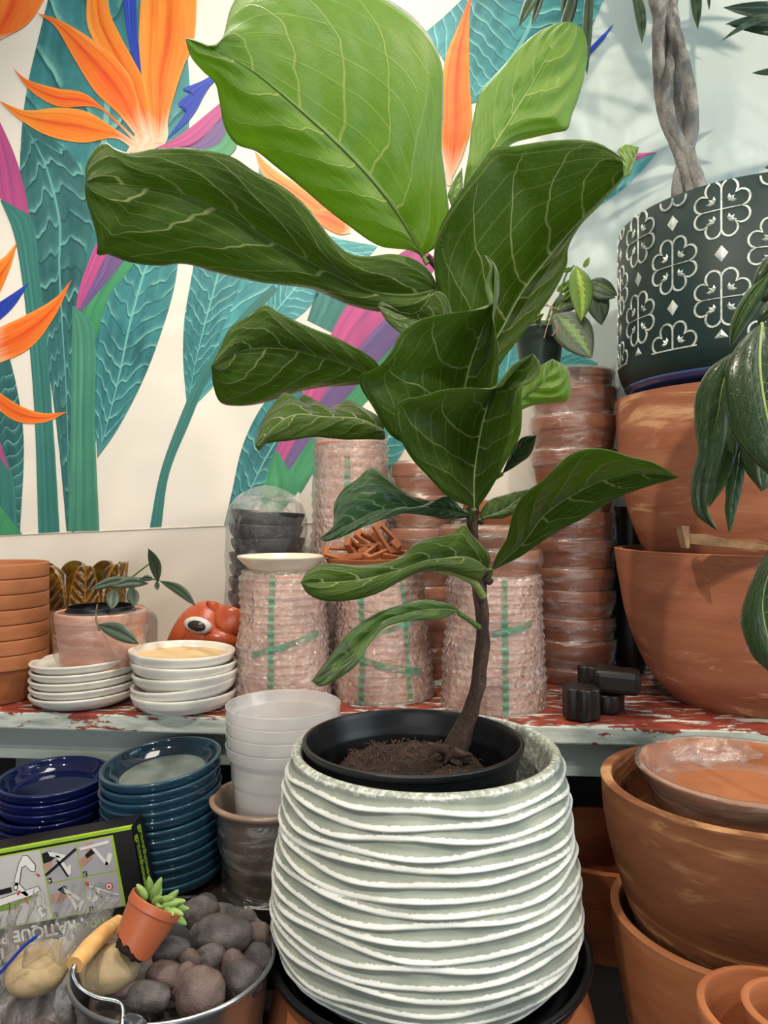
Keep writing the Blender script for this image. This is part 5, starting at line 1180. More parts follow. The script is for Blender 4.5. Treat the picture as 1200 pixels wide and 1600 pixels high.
def rect(x0, y0, x1, y1):   # in carton local px space aligned to the printed panel: u from panel right edge leftwards, v down
    a0, d0 = P0; s = 1/pxm
    return [(a0-x0*s, d0+y0*s), (a0-x1*s, d0+y0*s), (a0-x1*s, d0+y1*s), (a0-x0*s, d0+y1*s)]
P0 = c2(175, 1307); s_ = 1/pxm                        # top right corner of the panel; x grows to the RIGHT (negative = left)
def q2(x0, y0, x1, y1): return [(P0[0]-x*s_, P0[1]+y*s_) for x, y in ((x0, y0), (x1, y0), (x1, y1), (x0, y1))]
def q2p(pts): return [(P0[0]-x*s_, P0[1]+y*s_) for x, y in pts]
quad3('lime_frame', q2(-360, -2, 2, 110), BXG, .0004)
quad3('picture_panel', q2(-357, 0, -114, 108), PPR, .0007)
for nm_, (x0, y0) in {'a': (-56, 0), 'b': (-56, 55), 'c': (-112, 0), 'd': (-112, 55)}.items(): quad3('picture_panel', q2(x0, y0, x0+54, y0+53), PPR2, .0007)
WH = simple('print_white', '#f2f0ee', .5, bump=0, var=.02); BK = simple('print_black', '#141414', .5, bump=0); SK = simple('print_skin', '#c79a86', .5, bump=0); RD = simple('print_red', '#cc3b3b', .5, bump=0); GRN = simple('print_green', '#7d9a3a', .5, bump=0); CY = simple('print_grey_blue', '#9fb0b4', .5, bump=0)
def poly(pts, mat, o=.0010): return quad3('printed_shape', q2p(pts), mat, o)
def thick(p, q, w): 
    d = Vector((q[0]-p[0], q[1]-p[1])).normalized()*w/2; nn = (-d.y, d.x); return [(p[0]+nn[0], p[1]+nn[1]), (q[0]+nn[0], q[1]+nn[1]), (q[0]-nn[0], q[1]-nn[1]), (p[0]-nn[0], p[1]-nn[1])]
# tool photographs
for ox_, oy_, kind in ((-112, 0, 4), (-56, 0, 3), (-112, 55, 2), (-56, 55, 1)):
    T = lambda pts: [(ox_+a, oy_+b) for a, b in pts]
    if kind == 4:
        poly(T([(0, 6), (14, 4), (22, 14), (12, 20), (0, 22)]), BK); poly(T([(0, 24), (14, 20), (10, 32), (0, 34)]), SK)
        poly(T([(10, 4), (38, 16), (36, 21), (12, 12)]), WH, .0012); poly(T([(20, 12), (26, 14), (40, 44), (34, 48)]), WH, .0012); poly(T(thick((0, 40), (54, 8), 4)), BK, .0014); poly(T(thick((22, 20), (34, 48), 3)), BK, .0014); poly(T([(30, 36), (42, 30), (40, 42), (33, 48)]), WH, .0013)
    if kind == 3:
        poly(T([(0, 26), (16, 18), (22, 26), (4, 38), (0, 38)]), SK); poly(T([(14, 4), (26, 2), (22, 16), (12, 20)]), SK); poly(T([(10, 20), (22, 12), (30, 18), (12, 26)]), BK, .0012)
        poly(T([(4, 8), (50, 4), (50, 9), (4, 12)]), WH, .0014); poly(T([(22, 12), (27, 12), (44, 40), (40, 44)]), WH, .0014); poly(T([(46, 24), (52, 26), (48, 38), (42, 44), (38, 40)]), WH, .0014)
    if kind == 2:
        poly(T([(0, 16), (22, 16), (28, 24), (14, 32), (0, 28)]), SK); poly(T([(14, 10), (26, 6), (30, 14), (24, 20)]), BK, .0012)
        poly(T([(24, 8), (48, 30), (44, 34), (24, 16)]), WH, .0014); poly(T([(28, 20), (32, 20), (42, 46), (36, 48)]), WH, .0014); poly(T([(48, 32), (52, 36), (42, 50), (38, 46)]), WH, .0014)
    if kind == 1:
        poly(T([(6, 12), (28, 10), (38, 22), (20, 22), (8, 18)]), CY); poly(T(thick((4, 12), (50, 36), 2)), WH, .0012); poly(T([(2, 30), (12, 34), (20, 20), (24, 22), (16, 38), (6, 40)]), WH, .0013); poly(T([(16, 24), (26, 32), (24, 36), (16, 30)]), BK, .0014)
        cpts = [(38+6*cos(2*pi*i/20), 20+6*sin(2*pi*i/20)) for i in range(20)]; poly(T(cpts), RD, .0014); poly(T([(38+4.4*cos(2*pi*i/20), 20+4.4*sin(2*pi*i/20)) for i in range(20)]), WH, .0016); poly(T([(38+2*cos(2*pi*i/12), 20+2*sin(2*pi*i/12)) for i in range(12)]), RD, .0018); poly(T([(2, 6), (8, 8), (8, 14), (4, 14)]), RD, .0013)
    poly(T([(2, 45), (8, 45), (8, 53), (2, 53)]), BK, .0016)
def outline(pts, w=1.2, fill=WH):
    poly(pts, BK, .0010); cx_, cy_ = sum(p[0] for p in pts)/len(pts), sum(p[1] for p in pts)/len(pts)
    k = []; m = len(pts)
    for i in range(m):
        a, b, c = Vector(pts[i-1]), Vector(pts[i]), Vector(pts[(i+1) % m]); d1, d2 = (b-a).normalized(), (c-b).normalized(); nn = Vector((-(d1+d2).y, (d1+d2).x)); nn = nn.normalized()*w if nn.length > 1e-6 else Vector((0, 0)); k.append(tuple(b+nn))
    area = sum(pts[i][0]*pts[(i+1) % m][1]-pts[(i+1) % m][0]*pts[i][1] for i in range(m))
    if area < 0: k = [tuple(2*Vector(b)-Vector(a)) for a, b in zip(k, pts)]
    poly(k, fill, .0013)
outline([(-142, 3), (-134, 4), (-124, 22), (-127, 32), (-134, 30), (-140, 20), (-146, 22), (-152, 40), (-158, 52), (-164, 48), (-160, 34), (-150, 14)])
outline([(-166, 42), (-156, 42), (-142, 66), (-148, 68), (-160, 56)]); outline([(-200, 64), (-126, 54), (-124, 62), (-140, 68), (-200, 76)]); poly([(-200, 76), (-128, 66), (-130, 70), (-160, 76), (-164, 82), (-200, 82)], GRN, .0014)
outline([(-136, 90), (-128, 84), (-120, 100), (-130, 106)]); outline([(-141, 76), (-139, 76), (-134, 86), (-137, 88)], .6)
poly([(-127, 34), (-122, 36), (-120, 40), (-124, 39)], RD, .0016); poly(thick((-155, 56), (-160, 62), 3), RD, .0018); poly(thick((-150, 70), (-146, 78), 3), RD, .0018); poly([(-200, 50), (-168, 48), (-168, 56), (-200, 58)], BK, .0016)
cpt = [(-161+4*cos(2*pi*i/16), 50+4*sin(2*pi*i/16)) for i in range(16)]; poly(cpt, BK, .0016); poly([(-161+2.8*cos(2*pi*i/16), 50+2.8*sin(2*pi*i/16)) for i in range(16)], WH, .0018)
def text3(body, size, mat, a, d, rotmode='flip', o=.0012, name='printed_text', side=False, bold=0.0, sx=1.0):
    cu = bpy.data.curves.new(name, 'FONT'); cu.body = body; cu.size = size; cu.offset = bold; cu.extrude = .0001
    ob = bpy.data.objects.new(name+'_tmp', cu); C.objects.link(ob); bpy.context.view_layer.update()
    me = bpy.data.meshes.new_from_object(ob.evaluated_get(bpy.context.evaluated_depsgraph_get())); bpy.data.objects.remove(ob)
    V = []
    for v in me.vertices:
        x, y, z = v.co.x*sx, v.co.y, v.co.z
        if side: p = PC+PD*(d+x)+PN*(-a-y)+PA*(-.0018-z)      # reads downwards on the side flap, letter tops towards the back
        else: p = bxp(a+x, d+y, o+z)                         # upside down print: text runs leftwards, tops point down
        V.append(p)
    Fc = [tuple(p.vertices) for p in me.polygons]; ob = flip_fix(mesh_obj(name, V, Fc, mat, carton, world=True, smooth=False)); bpy.data.meshes.remove(me); return ob
LIM = simple('print_lime', '#a3d13a', .5, bump=0)
for tx, (x0, y0) in {'4': (-112, 0), '3': (-56, 0), '2': (-112, 55), '1': (-56, 55)}.items():
    a, d = q2p([(x0+7.4, y0+46.5)])[0]; text3(tx, .0068, WH, a, d, o=.0020)
a, d = q2p([(-118, 92)])[0]; text3('OIL', .0055, BK, a, d, o=.0018)
a, d = q2p([(22, 122)])[0]; text3('greenhouse', .0185, LIM, a, d, bold=.0006)
a, d = q2p([(-66, 117)])[0]; text3('PRATIQUE PINCE', .0185, WH, a, d, bold=.0006)
a, d = q2p([(-84, 140)])[0]; text3('HANDY TIE', .0215, WH, a, d, bold=.0008)
quad3('divider_line', q2(-360, 136.4, -66, 137), LIM, .0008)
text3('greenhouse', .0145, LIM, .003, .012, side=True, bold=.0004); text3('greenhouse', .0145, LIM, .017, .006, side=True, bold=.0004)
quad3('thumb_notch', [(P0[0]-(30-9*sin(pi*i/12))*s_-.0, P0[1]+(55+24*i/12)*s_) for i in range(13)], simple('notch_dark', '#050505', .8, bump=0), .0008)
# --- bucket
YK = .74; bx = atY(273, YK); RB = .099; zbk = .600; zrb = zat(1492, YK)
n = NT('galvanised_steel'); co = n.coord(); f = n.noise(co, 30, 4, .6); GAL = n.set(color=n.ramp(f, [(0.3, '#a9adb0'), (0.7, '#c9ccce')]), rough=.28, metal=.95, normal=n.bump(n.noise(n.mapping(co, (1, 1, 12)), 14, 3), .08, .001))
bk = thing('metal_bucket', 'galvanised bucket with wooden grip filled with dark stones', 'bucket', (bx, YK, zbk)); HB = zrb-zbk
bkp = [(0.0001, 0), (.075, 0), (RB-.006, HB-.012), (RB-.003, HB-.008), (RB, HB-.007)]+[(RB+.0022*cos(t)-.001, HB-.0035+.0035*sin(t)) for t in (-.8, 0, .8, 1.6, 2.4)]+[(RB-.0045, HB-.006), (.073, .002), (0.0001, .002)]
lathe('bucket_body', bkp, GAL, bk, seg=128, sharp=70)
ew = W(216, 1580, .65)-bk.location; ea = atan2(ew.y, ew.x); ep = Vector((cos(ea)*(RB+.002), sin(ea)*(RB+.002), HB-.008)); tg = Vector((-sin(ea), cos(ea), 0)); on = Vector((cos(ea), sin(ea), 0))
pts = [(-.014, -.016), (.014, -.016), (.014, .002)]+[(.014*cos(t), .002+.014*sin(t)) for t in [pi*i/10 for i in range(1, 10)]]+[(-.014, .002)]
V = [ep+tg*a+Vector((0, 0, b+.002))+on*o_ for o_ in (0, .0016) for a, b in pts]; k = len(pts); Fc = [tuple(range(k)), tuple(range(2*k-1, k-1, -1))]+[(i, i+k, (i+1) % k+k, (i+1) % k) for i in range(k)]
flip_fix(mesh_obj('handle_ear', V, Fc, GAL, bk, smooth=False)); hb = ep+Vector((0, 0, .006))+on*.004
V2 = [ -v+Vector((0, 0, 2*v.z)) for v in V]; flip_fix(mesh_obj('handle_ear', V2, Fc, GAL, bk, smooth=False)); hb2 = Vector((-hb.x, -hb.y, hb.z))
WR = simple('steel_wire', '#a5a9ab', .25, metal=1, bump=0)
L0 = bk.location
g0, g1 = W(116, 1509, .655)-L0, W(186, 1440, .725)-L0
tube('wire_handle', [hb+on*.006+tg*.004, hb-on*.004, hb+on*.004-tg*.006, W(190, 1570, .648)-L0, W(150, 1558, .648)-L0, W(122, 1540, .65)-L0, W(113, 1520, .652)-L0, W(117, 1508, .656)-L0, W(150, 1475, .69)-L0, g1, W(215, 1420, .76)-L0, W(240, 1408, .80)-L0, hb2+Vector((-.012, .01, .0)), hb2+Vector((0, 0, .001))], .0021, WR, bk, seg=8, n=90, world=False)
WG2 = NT('turned_wood'); co = WG2.coord(); WOODG = WG2.set(color=WG2.ramp(WG2.noise(WG2.mapping(co, (8, 40, 40), (0, .6, .7)), 2, 4), [(0.3, '#cf9a56'), (0.6, '#e3b474'), (0.8, '#efc98f')]), rough=.45)
gd = (g1-g0).normalized(); g00 = g0+gd*.001
tube('wooden_grip', [g00, g0.lerp(g1, .33)+Vector((-.001, 0, .002)), g0.lerp(g1, .66)+Vector((-.001, 0, .002)), g1], [.0078, .0084, .0080, .0066], WOODG, bk, seg=28, n=24, world=False)
# --- stones
SM = []
for i, (a, b, c3) in enumerate([('#3a3637', '#625c5b', '#8b8480'), ('#443835', '#6c5c58', '#93827a'), ('#322f30', '#544e4f', '#7a7472'), ('#54463f', '#72605a', '#8c776e')]):
    n = NT('river_stone_'+'abcd'[i]); co = n.coord(); f = n.noise(co, 38, 5, .6); sp_ = n.noise(co, 420, 3, .7)
    c = n.ramp(f, [(0.3, a), (0.55, b), (0.8, c3)]); c = n.mix(n.ramp(sp_, [(0.62, 0.0), (0.75, .35)]), c, '#a69c9c'); SM.append(n.set(color=c, rough=.62, normal=n.bump(n.math('ADD', f, n.math('MULTIPLY', sp_, .6)), .8, .0022), spec=.4))
n = NT('tan_stone'); co = n.coord(); f = n.noise(co, 30, 6, .65); crk = n.voro(n.mapping(co, (1, 1, 1)), 22, 'DISTANCE_TO_EDGE')
TST = n.set(color=n.ramp(f, [(0.3, '#8c7a5e'), (0.55, '#b29c76'), (0.8, '#c4ae88')]), rough=.75, normal=n.bump(f, .6, .003))
def stone_obj(c, r, rot, mat, seed, label, name='river_stone', group='dark river stones in the bucket', sq=0.18):
    sd = Vector((seed*3.1, seed*1.7, seed*.9))
    def fn(p):
        u_ = Vector((p.x/r[0], p.y/r[1], p.z/r[2])); return p*(1+sq*noise.noise(u_*.9+sd)+.06*noise.noise(u_*2.3+sd)+.012*noise.noise(u_*7+sd))
    V, Fc = ellipsoid_data((0, 0, 0), r, None, 22, 32, fn)
    o = mesh_obj(name, V, Fc, mat, sharp=180); o.location = c; o.rotation_euler = rot; return tag(o, label, 'stone', group)
def heap(px, py, dz=0.0):
    """point on the domed heap surface seen at this pixel"""
    zz = zrb+.012
    for _ in range(12):
        Y = (CAMZ-zz)*F/(py-800); x = atY(px, Y); rr = ((x-bx)**2+(Y-YK)**2)/RB**2; zz = zrb-.008+.034*max(0, 1-rr)+dz
    r_ = math.hypot(x-bx, Y-YK)
    if r_ > RB-.016: f_ = (RB-.016)/r_; x = bx+(x-bx)*f_; Y = YK+(Y-YK)*f_
    return Vector((x, Y, zz))
ST = [(340, 1389, 59, 43, 5, 0, 'rounded grey stone at the back of the bucket, highest'), (397, 1391, 56, 44, -15, 0, 'grey stone at the back right by the wrapped pot'), (349, 1405, 32, 24, 20, 0, 'tiny round stone in front of the highest back stone'),
      (366, 1417, 53, 24, -5, 1, 'flat purplish stone with a dark dot behind the biggest one'), (393, 1404, 42, 30, 25, 1, 'small dark wedge stone at the back right'), (308, 1427, 62, 44, 20, 0, 'speckled grey stone at the back left beside the succulent'),
      (341, 1460, 106, 62, 12, 2, 'biggest dark smooth stone in the middle'), (379, 1433, 54, 30, -20, 2, 'dark stone squeezed right behind the biggest one'), (413, 1436, 42, 54, 0, 0, 'grey stone at the right rim behind the white planter'),
      (262, 1489, 60, 42, 20, 2, 'dark stone with a pale scar right of the small pot'), (399, 1467, 42, 40, 0, 1, 'brown stone right of the biggest one'), (323, 1497, 52, 34, 18, 0, 'smooth dark grey egg below the biggest one'),
      (289, 1508, 34, 34, 30, 3, 'small brown stone above the reddish front stones'), (250, 1528, 54, 44, 10, 3, 'reddish round stone left of the front middle'), (361, 1515, 42, 46, 25, 1, 'brownish upright stone between egg and front right one'),
      (399, 1502, 50, 42, -20, 2, 'dark stone near the right rim above the front right one'), (311, 1549, 82, 66, 32, 3, 'large reddish brown stone with a crack at the front rim'), (381, 1537, 68, 56, 40, 2, 'dark stone at the front right rim'),
      (224, 1562, 70, 42, 5, 0, 'rough grey stone at the front by the handle ear'), (168, 1484, 56, 46, 30, 1, 'dull stone behind the tan one under the grip'), (186, 1552, 50, 26, 15, 1, 'flat dark stone half hidden beneath the tan one'),
      (424, 1409, 20, 14, 0, 0, 'tiniest stone at the far back right'), (296, 1409, 46, 22, 25, 0, 'grey stone half hidden at the back left rim'), (421, 1476, 26, 36, 10, 1, 'narrow stone tucked at the right rim'),
      (276, 1540, 34, 54, -25, 3, 'pale brown stone hidden behind the large reddish one'), (419, 1528, 26, 26, 0, 1, 'small stone at the right rim in front of the black saucer'), (304, 1462, 34, 24, 60, 1, 'small dark sliver left of the biggest stone')]
for i, (px, py, w_, h_, rot, mi, d) in enumerate(ST):
    P_ = heap(px, py, 0); sc = P_.y/F; rx, rz_ = w_/2*sc, h_/2*sc*1.12
    back = {6: -.010, 16: -.006}.get(i, 0.004 if i in (7, 10, 12, 14, 19, 20, 22, 24, 26) else 0)
    stone_obj(P_+Vector((0, .012+back, -.006)), (rx*1.04, min(rx, rz_)*.8, rz_*1.04), (0, -radians(rot), 0), SM[mi], i+1, 'in the metal bucket, '+d if len(d.split()) < 12 else d)
P_ = heap(172, 1519); stone_obj(P_+Vector((0, .0, .004)), (.0285, .022, .0195), (.2, -.12, 0), TST, 40, 'flat tan stone with fine cracks, palest in the bucket', name='tan_stone', group=None, sq=.08)
rc4 = random.Random(8)
for k in range(16):
    a = 2*pi*k/11+.3; rr = .062 if k < 11 else .028; zz = zrb-.042
    if k >= 11: a = 2*pi*k/5
    stone_obj((bx+rr*cos(a), YK+rr*sin(a), zz), (.025, .021, .017), (rc4.uniform(-.3, .3), rc4.uniform(-.3, .3), rc4.uniform(0, 3)), SM[k % 4], 60+k, 'dark stone lying deep in the bucket beneath the top layer', group='buried stones in the bucket')
# --- small tilted pot with succulent
mc = W(226, 1446, .69); mt = thing('tilted_plastic_pot', 'small clay coloured plastic pot tipped over on the stones with a green succulent', 'potted plant', mc)
MP = NT('clay_plastic'); MPM = MP.set(color='#b5633f', rough=.38, spec=.5)
Rm = Euler((-.35, radians(27), 0)).to_matrix()
mp_ = pot_prof(.0262, .0190, .046, .0016, .009, .0012, rad=.0008, n=20)
def torn(x, y, z, th, i):
    zz = mp_[i][1]
    if zz < .013 and mp_[i][0] > .012:
        cut = .004+.006*noise.noise(Vector((cos(th)*3, sin(th)*3, 2)))+.003*noise.noise(Vector((cos(th)*11, sin(th)*11, 7))); f_ = max(0, cos(th-radians(215))); zz = max(zz, (cut+.004)*f_)
    p = Rm @ Vector((x, y, zz-.023)); return p.x, p.y, p.z
lathe('pot_body', mp_, MPM, mt, seg=96, fn=torn)
def inpot(v): p = Rm @ Vector((v[0], v[1], v[2]-.023)); return p
vv = []
V, Fc = lathe_data([(0.0001, -.003), (.014, -.002), (.0172, .004), (.016, .006)], 40, lambda x, y, z, th, i: tuple(inpot((x*(1+.15*noise.noise(Vector((x*200, y*200, i)))), y, [-.003, -.002, .004, .006][i]+.004*noise.noise(Vector((x*180, y*180, 3)))))))
mesh_obj('root_ball', V, Fc, SOIL, mt, sharp=180)
V, Fc = lathe_data([(0.0001, .042), (.012, .042), (.024, .041)], 40, lambda x, y, z, th, i: tuple(inpot((x, y, .041+.003*noise.noise(Vector((x*200, y*200, 3)))))))
mesh_obj('soil', V, Fc, SOIL, mt, sharp=180)
SUC = simple('succulent_green', '#8fae5e', .45, scale=60, var=.2)
rc5 = random.Random(6)
for k, (x, y, z, lx, ang, tl2) in enumerate([(-.012, 0, .052, .013, -.2, .2), (-.006, -.004, .054, .014, .25, .1), (-.017, -.005, .047, .009, -.7, .0), (0, -.006, .047, .008, .6, .4), (.007, -.004, .050, .009, .9, .3), (.013, -.006, .049, .010, 1.1, 0), (.017, 0, .051, .011, 1.0, .3), (.020, -.008, .045, .009, 1.5, .2),
                                            (.010, .008, .051, .010, .6, -.3), (-.003, .010, .048, .009, .1, -.4), (.022, .006, .046, .010, 1.4, -.2), (.015, -.014, .044, .008, 1.3, .7), (.004, -.014, .044, .006, .4, .9), (.026, -.002, .040, .009, 1.9, .1)]):
    p = inpot((x, y, z)); V, Fc = ellipsoid_data(p, (.0042, .003, lx), (tl2, ang+radians(10), 0), 10, 14, fn=lambda q, L_=lx: Vector((q.x*(1-.35*q.z/L_), q.y*(1-.35*q.z/L_)+.3*q.x*q.x/.004, q.z)))
    mesh_obj('succulent_leaf', V, Fc, SUC, mt, sharp=180)
# --- plastic bag with wrapped stones at lower left
gb = thing('plastic_bag', 'crumpled clear plastic bag with a blue stripe at the lower left corner', 'bag', W(60, 1560, .74))
BF = film('crumpled_bag_film', .10, .8, tint='#f4f2ef', wr=(1.4, 1.4, .7), scale=13, bumpd=.012, rough=.12, lo=.54, hi=.76)
V, Fc = [], []; bc = W(30, 1580, .745)-gb.location; nu_, nv_ = 60, 110
for i in range(nu_+1):
    s = i/nu_
    for k in range(nv_):
        th = 2*pi*k/nv_
        if s < .72: ph = pi*(1-s/.72*.86); rr = .062*sin(ph)**.8; z = -.075*cos(ph)*-1
        # sphere from bottom (ph=pi) to neck, then flare
        if s < .72: rr = .062*sin(ph)**.8+.0; z = .056*cos(ph)
        else: q = (s-.72)/.28; rr = .020+.008*sin(q*3)+.026*q; z = .056*cos(pi*.14)+.058*q
        fold = .006*sin(11*th+3*noise.noise(Vector((s*4, cos(th), 0))))*(.3+1.2*s)+.010*noise.noise(Vector((cos(th)*2.5, sin(th)*2.5, s*5)))+.006*noise.noise(Vector((cos(th)*6, sin(th)*6, s*12)))
        rr = max(.002, rr+fold*(1 if rr > .01 else .1)); x = rr*cos(th)+(.045*max(0, s-.5)*2 if s > .5 else 0); y = rr*sin(th)*.8
        V.append(bc+Vector((x, y, z)))
for i in range(nu_):
    for k in range(nv_): a, b = i*nv_+k, i*nv_+(k+1) % nv_; Fc.append((a, b, b+nv_, a+nv_))
mesh_obj('bag_film', V, Fc, BF, gb, sharp=180)
BLU = simple('blue_print', '#2a3fa6', .3, bump=0)
tube('blue_stripe', [W(a, b, .672)-gb.location for a, b in ((-20, 1540), (0, 1520), (18, 1500), (38, 1478), (58, 1462))], .0016, BLU, gb, seg=6, n=24, world=False)
for k, (px, py, w_, h_, m_, d) in enumerate([(62, 1512, 96, 64, TST, 'tan round stone on top inside the clear bag'), (70, 1575, 116, 60, SM[1], 'brown stone beneath the tan one inside the clear bag'), (20, 1590, 70, 50, SM[3], 'brownish stone at the left inside the clear bag')]):
    p = W(px, py, .735+.01*k); stone_obj(p, (w_/2*p.y/F, .034, h_/2*p.y/F), (0, .05*k, 0), m_, 80+k, d, name='bagged_stone', group='stones inside the clear bag', sq=.1)
o = lathe('clay_pot', pot_prof(.052, .036, .10, .005, .02, .003), TCO); o.location = (atY(118, .80), .80, .60); tag(o, 'orange clay pot mostly hidden between the clear bag and metal bucket', 'pot')
# =====================================================================  RIGHT FOREGROUND POTS
YR = .83; hx = atY(1152, YR); zH = zat(1224, YR); ppr = F/YR
def ringpot(name, R, rimw, z0, z1, pts, mat, x, Y, label, cat='planter', seg=128, tilt=(0, 0, 0), inner=.02):
    P = [(0.0001, 0), (pts[0][0], 0)]+[(q[0], q[1]) for q in catmull([(a, b, 0) for a, b in pts], 20)]
    H = z1-z0; P += [(R-rimw*.15, H+.001), (R-rimw*.85, H+.001), (R-rimw, H-.002)]
    ins = [(max(a-rimw*.9, .003), b) for a, b in reversed(pts[1:-1]) if b > inner]
    P += ins+[(max(pts[0][0]-rimw, .003), inner), (0.0001, inner)]
    o = lathe(name, P, mat, seg=seg); o.location = (x, Y, z0); o.rotation_euler = tilt; return tag(o, label, cat)
ringpot('large_clay_planter', .148, .013, zH-.205, zH, [(.085, 0), (.100, .02), (.121, .07), (.136, .12), (.145, .165), (.147, .195), (.148, .205)], TCB, hx, YR, 'big weathered brown clay planter at lower right, holding a film wrapped bowl')
zH2 = zat(1428, YR)
ringpot('large_clay_planter', .137, .011, .60, zH2, [(.105, 0), (.112, .03), (.125, .10), (.134, .16), (.137, zH2-.60)], TCO, hx, YR, 'orange clay planter at lower right, underneath the weathered brown one')
zk = zat(1204, .835); kx = atY(1168, .835)
kb = thing('wrapped_clay_bowl', 'film wrapped clay bowl sitting inside the weathered brown planter', 'bowl', (kx, .842, zk-.10))
Pk = rounded([(0.0001, 0), (.060, 0), (.085, .03), (.098, .06), (.100, .072), (.112, .092), (.116, .100), (.111, .1005), (.097, .082), (.090, .072), (0.0001, .066)], .003)
lathe('bowl_body', Pk, TCO, kb, seg=96)
wrap_shell('plastic_wrap', linear([(.060, .002), (.084, .03), (.098, .055), (.103, .068), (.113, .09), (.118, .100), (.112, .103), (.100, .090), (.092, .078), (.075, .072)], 5), film('bowl_film', .12, .5, wr=(1, 1, 3), scale=8, rot=(.5, .2, 0), bumpd=.005), kb, amp=.003, seed=12, gap=.002)
zI = zat(1582, .58)
ringpot('pale_clay_pot', .060, .007, zI-.16, zI, [(.040, 0), (.050, .04), (.057, .10), (.060, .16)], TC, atY(1217, .58), .58, 'pale clay pot cut off at the bottom right corner', 'pot', 96)
ringpot('pale_clay_pot', .040, .007, zI-.10, zI+.006, [(.026, 0), (.033, .04), (.038, .09), (.040, .106)], TC, atY(1246, .575), .575, 'smaller pale clay pot nested inside the corner one', 'pot', 96)
o = lathe('clay_pot', pot_prof(.060, .048, zI-.16-.60+.012, .006, 0, 0), TC); o.location = (atY(1217, .58), .58, .60-.012+.012-.0); tag(o, 'hidden clay pot carrying the pale corner pot', 'pot')
zJ = zat(1309, 1.14); ringpot('dark_clay_planter', .125, .012, .60, zJ, [(.09, 0), (.105, .05), (.12, .12), (.125, zJ-.60)], TCD, atY(945, 1.14), 1.14, 'shadowed clay planter standing under the shelf right of the white planter')
# --- foreground broad leaved plant at right
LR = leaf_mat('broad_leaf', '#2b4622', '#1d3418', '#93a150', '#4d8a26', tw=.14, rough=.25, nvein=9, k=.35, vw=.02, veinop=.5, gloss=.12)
LRB = leaf_mat('broad_leaf_lit', '#3f6a2c', '#315722', '#b7b45c', '#6fae32', tw=.3, rough=.3, nvein=9, k=.35, vw=.02, veinop=.6, gloss=.12)  # lit copy of the broad leaf: light painted in as paler greens
fp = thing('broad_leaf_plant', 'plant with large dark glossy leaves hanging in at the right edge', 'plant', W(1280, 600, .72))
def lf2(mat, mid, left, right, Y0, Y1, dl, dr, rr=.0012, bulge=.006):
    f_ = lambda pts, d: [W(p[0], p[1], Y0+(Y1-Y0)*i/(len(pts)-1)+d*sin(pi*i/(len(pts)-1))) for i, p in enumerate(pts)]
    M, A, B = f_(mid, 0), f_(left, dl), f_(right, dr); V, Fc, UV = blade_grid(M, A, B, 48, 20, bulge, .001, 9, .35, 3, .003)
    o = solid(mesh_obj('leaf', V, Fc, mat, fp, uv=UV, world=True, sharp=180), .0008)
    t = tube('midrib', [p+Vector((0, -.001, 0)) for p in catmull(M, 20)], [rr*(1-.8*i/19) for i in range(20)], RIBP, None, seg=6, n=40)
    for v in t.data.vertices: v.co += t.location-fp.location
    t.location = (0, 0, 0); t.parent = o
lf2(LR, [(1190, 505), (1186, 560), (1192, 620), (1210, 700), (1240, 790)], [(1190, 505), (1160, 530), (1136, 570), (1131, 620), (1145, 680), (1175, 720), (1205, 745), (1240, 790)], [(1190, 505), (1230, 540), (1270, 600), (1280, 680), (1240, 790)], .70, .66, .01, .02, .0018)
lf2(LR, [(1150, 548), (1130, 600), (1122, 650), (1108, 720), (1100, 780), (1120, 828)], [(1150, 548), (1110, 575), (1088, 615), (1086, 660), (1090, 700), (1082, 750), (1085, 800), (1120, 828)], [(1150, 548), (1140, 620), (1132, 690), (1112, 760), (1105, 800), (1120, 828)], .76, .76, .015, -.01, .0012)
lf2(LRB, [(1145, 600), (1138, 680), (1118, 750), (1107, 792)], [(1145, 600), (1128, 670), (1110, 740), (1107, 792)], [(1145, 600), (1152, 680), (1140, 745), (1107, 792)], .80, .79, .0, .01, .001)
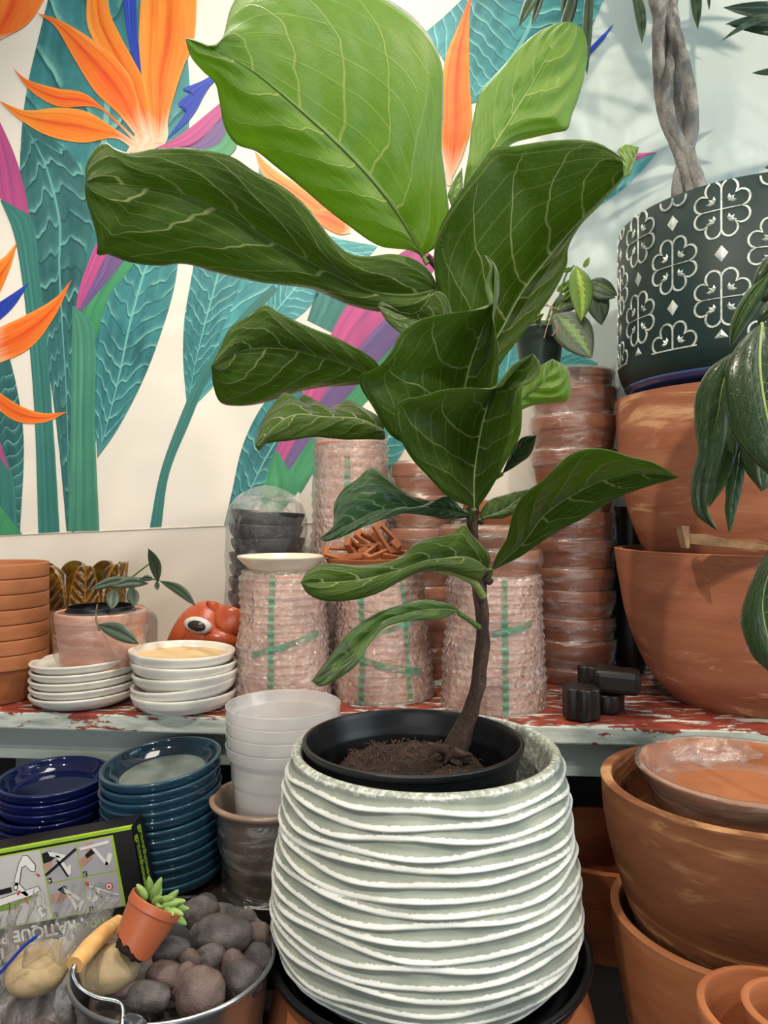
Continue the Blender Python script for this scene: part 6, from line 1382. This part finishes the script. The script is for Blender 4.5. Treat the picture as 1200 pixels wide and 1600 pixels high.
lf2(LRB, [(1160, 640), (1152, 720), (1140, 790), (1138, 832)], [(1160, 640), (1142, 700), (1132, 780), (1138, 832)], [(1160, 640), (1162, 720), (1150, 790), (1138, 832)], .81, .80, .0, .01, .001)
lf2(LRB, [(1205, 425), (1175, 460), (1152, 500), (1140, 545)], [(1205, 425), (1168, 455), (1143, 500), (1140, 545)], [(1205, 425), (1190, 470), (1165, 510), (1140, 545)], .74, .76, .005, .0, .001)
lf2(LR, [(1240, 560), (1200, 660), (1185, 720), (1190, 768)], [(1240, 560), (1170, 640), (1155, 700), (1165, 735), (1190, 768)], [(1240, 560), (1250, 680), (1225, 740), (1190, 768)], .78, .76, .01, .01, .001)
lf2(LR, [(1230, 840), (1205, 880), (1190, 940), (1200, 1000), (1222, 1060)], [(1230, 840), (1190, 875), (1165, 930), (1157, 972), (1170, 1015), (1195, 1045), (1222, 1060)], [(1230, 840), (1265, 900), (1275, 970), (1260, 1030), (1222, 1060)], .70, .68, .01, .01, .0014, .010)
lf2(LR, [(1250, 380), (1215, 410), (1190, 440), (1180, 470)], [(1250, 380), (1200, 400), (1178, 435), (1180, 470)], [(1250, 380), (1245, 430), (1210, 470), (1180, 470)], .74, .75, 0, 0, .001)
lf2(LR, [(1260, 470), (1220, 480), (1190, 500), (1188, 520)], [(1260, 470), (1210, 465), (1185, 490), (1188, 520)], [(1260, 470), (1240, 510), (1215, 530), (1188, 520)], .72, .73, 0, 0, .001)
tube('stem', [W(1285, 330, .72), W(1262, 470, .73), (W(1255, 600, .73)), W(1255, 760, .72), W(1290, 900, .70), W(1400, 1080, .66), Vector((.52, .60, .86)), Vector((.53, .58, .73))], .004, STEM, fp, seg=8, n=60)
lathe('nursery_pot', pot_prof(.062, .050, .14, .002, .010, -.003), BLK, fp, off=(.53-fp.location.x, .58-fp.location.y, .60-fp.location.z)); lathe('soil', [(0.0001, .13), (.058, .13)], SOIL, fp, off=(.53-fp.location.x, .58-fp.location.y, .60-fp.location.z))
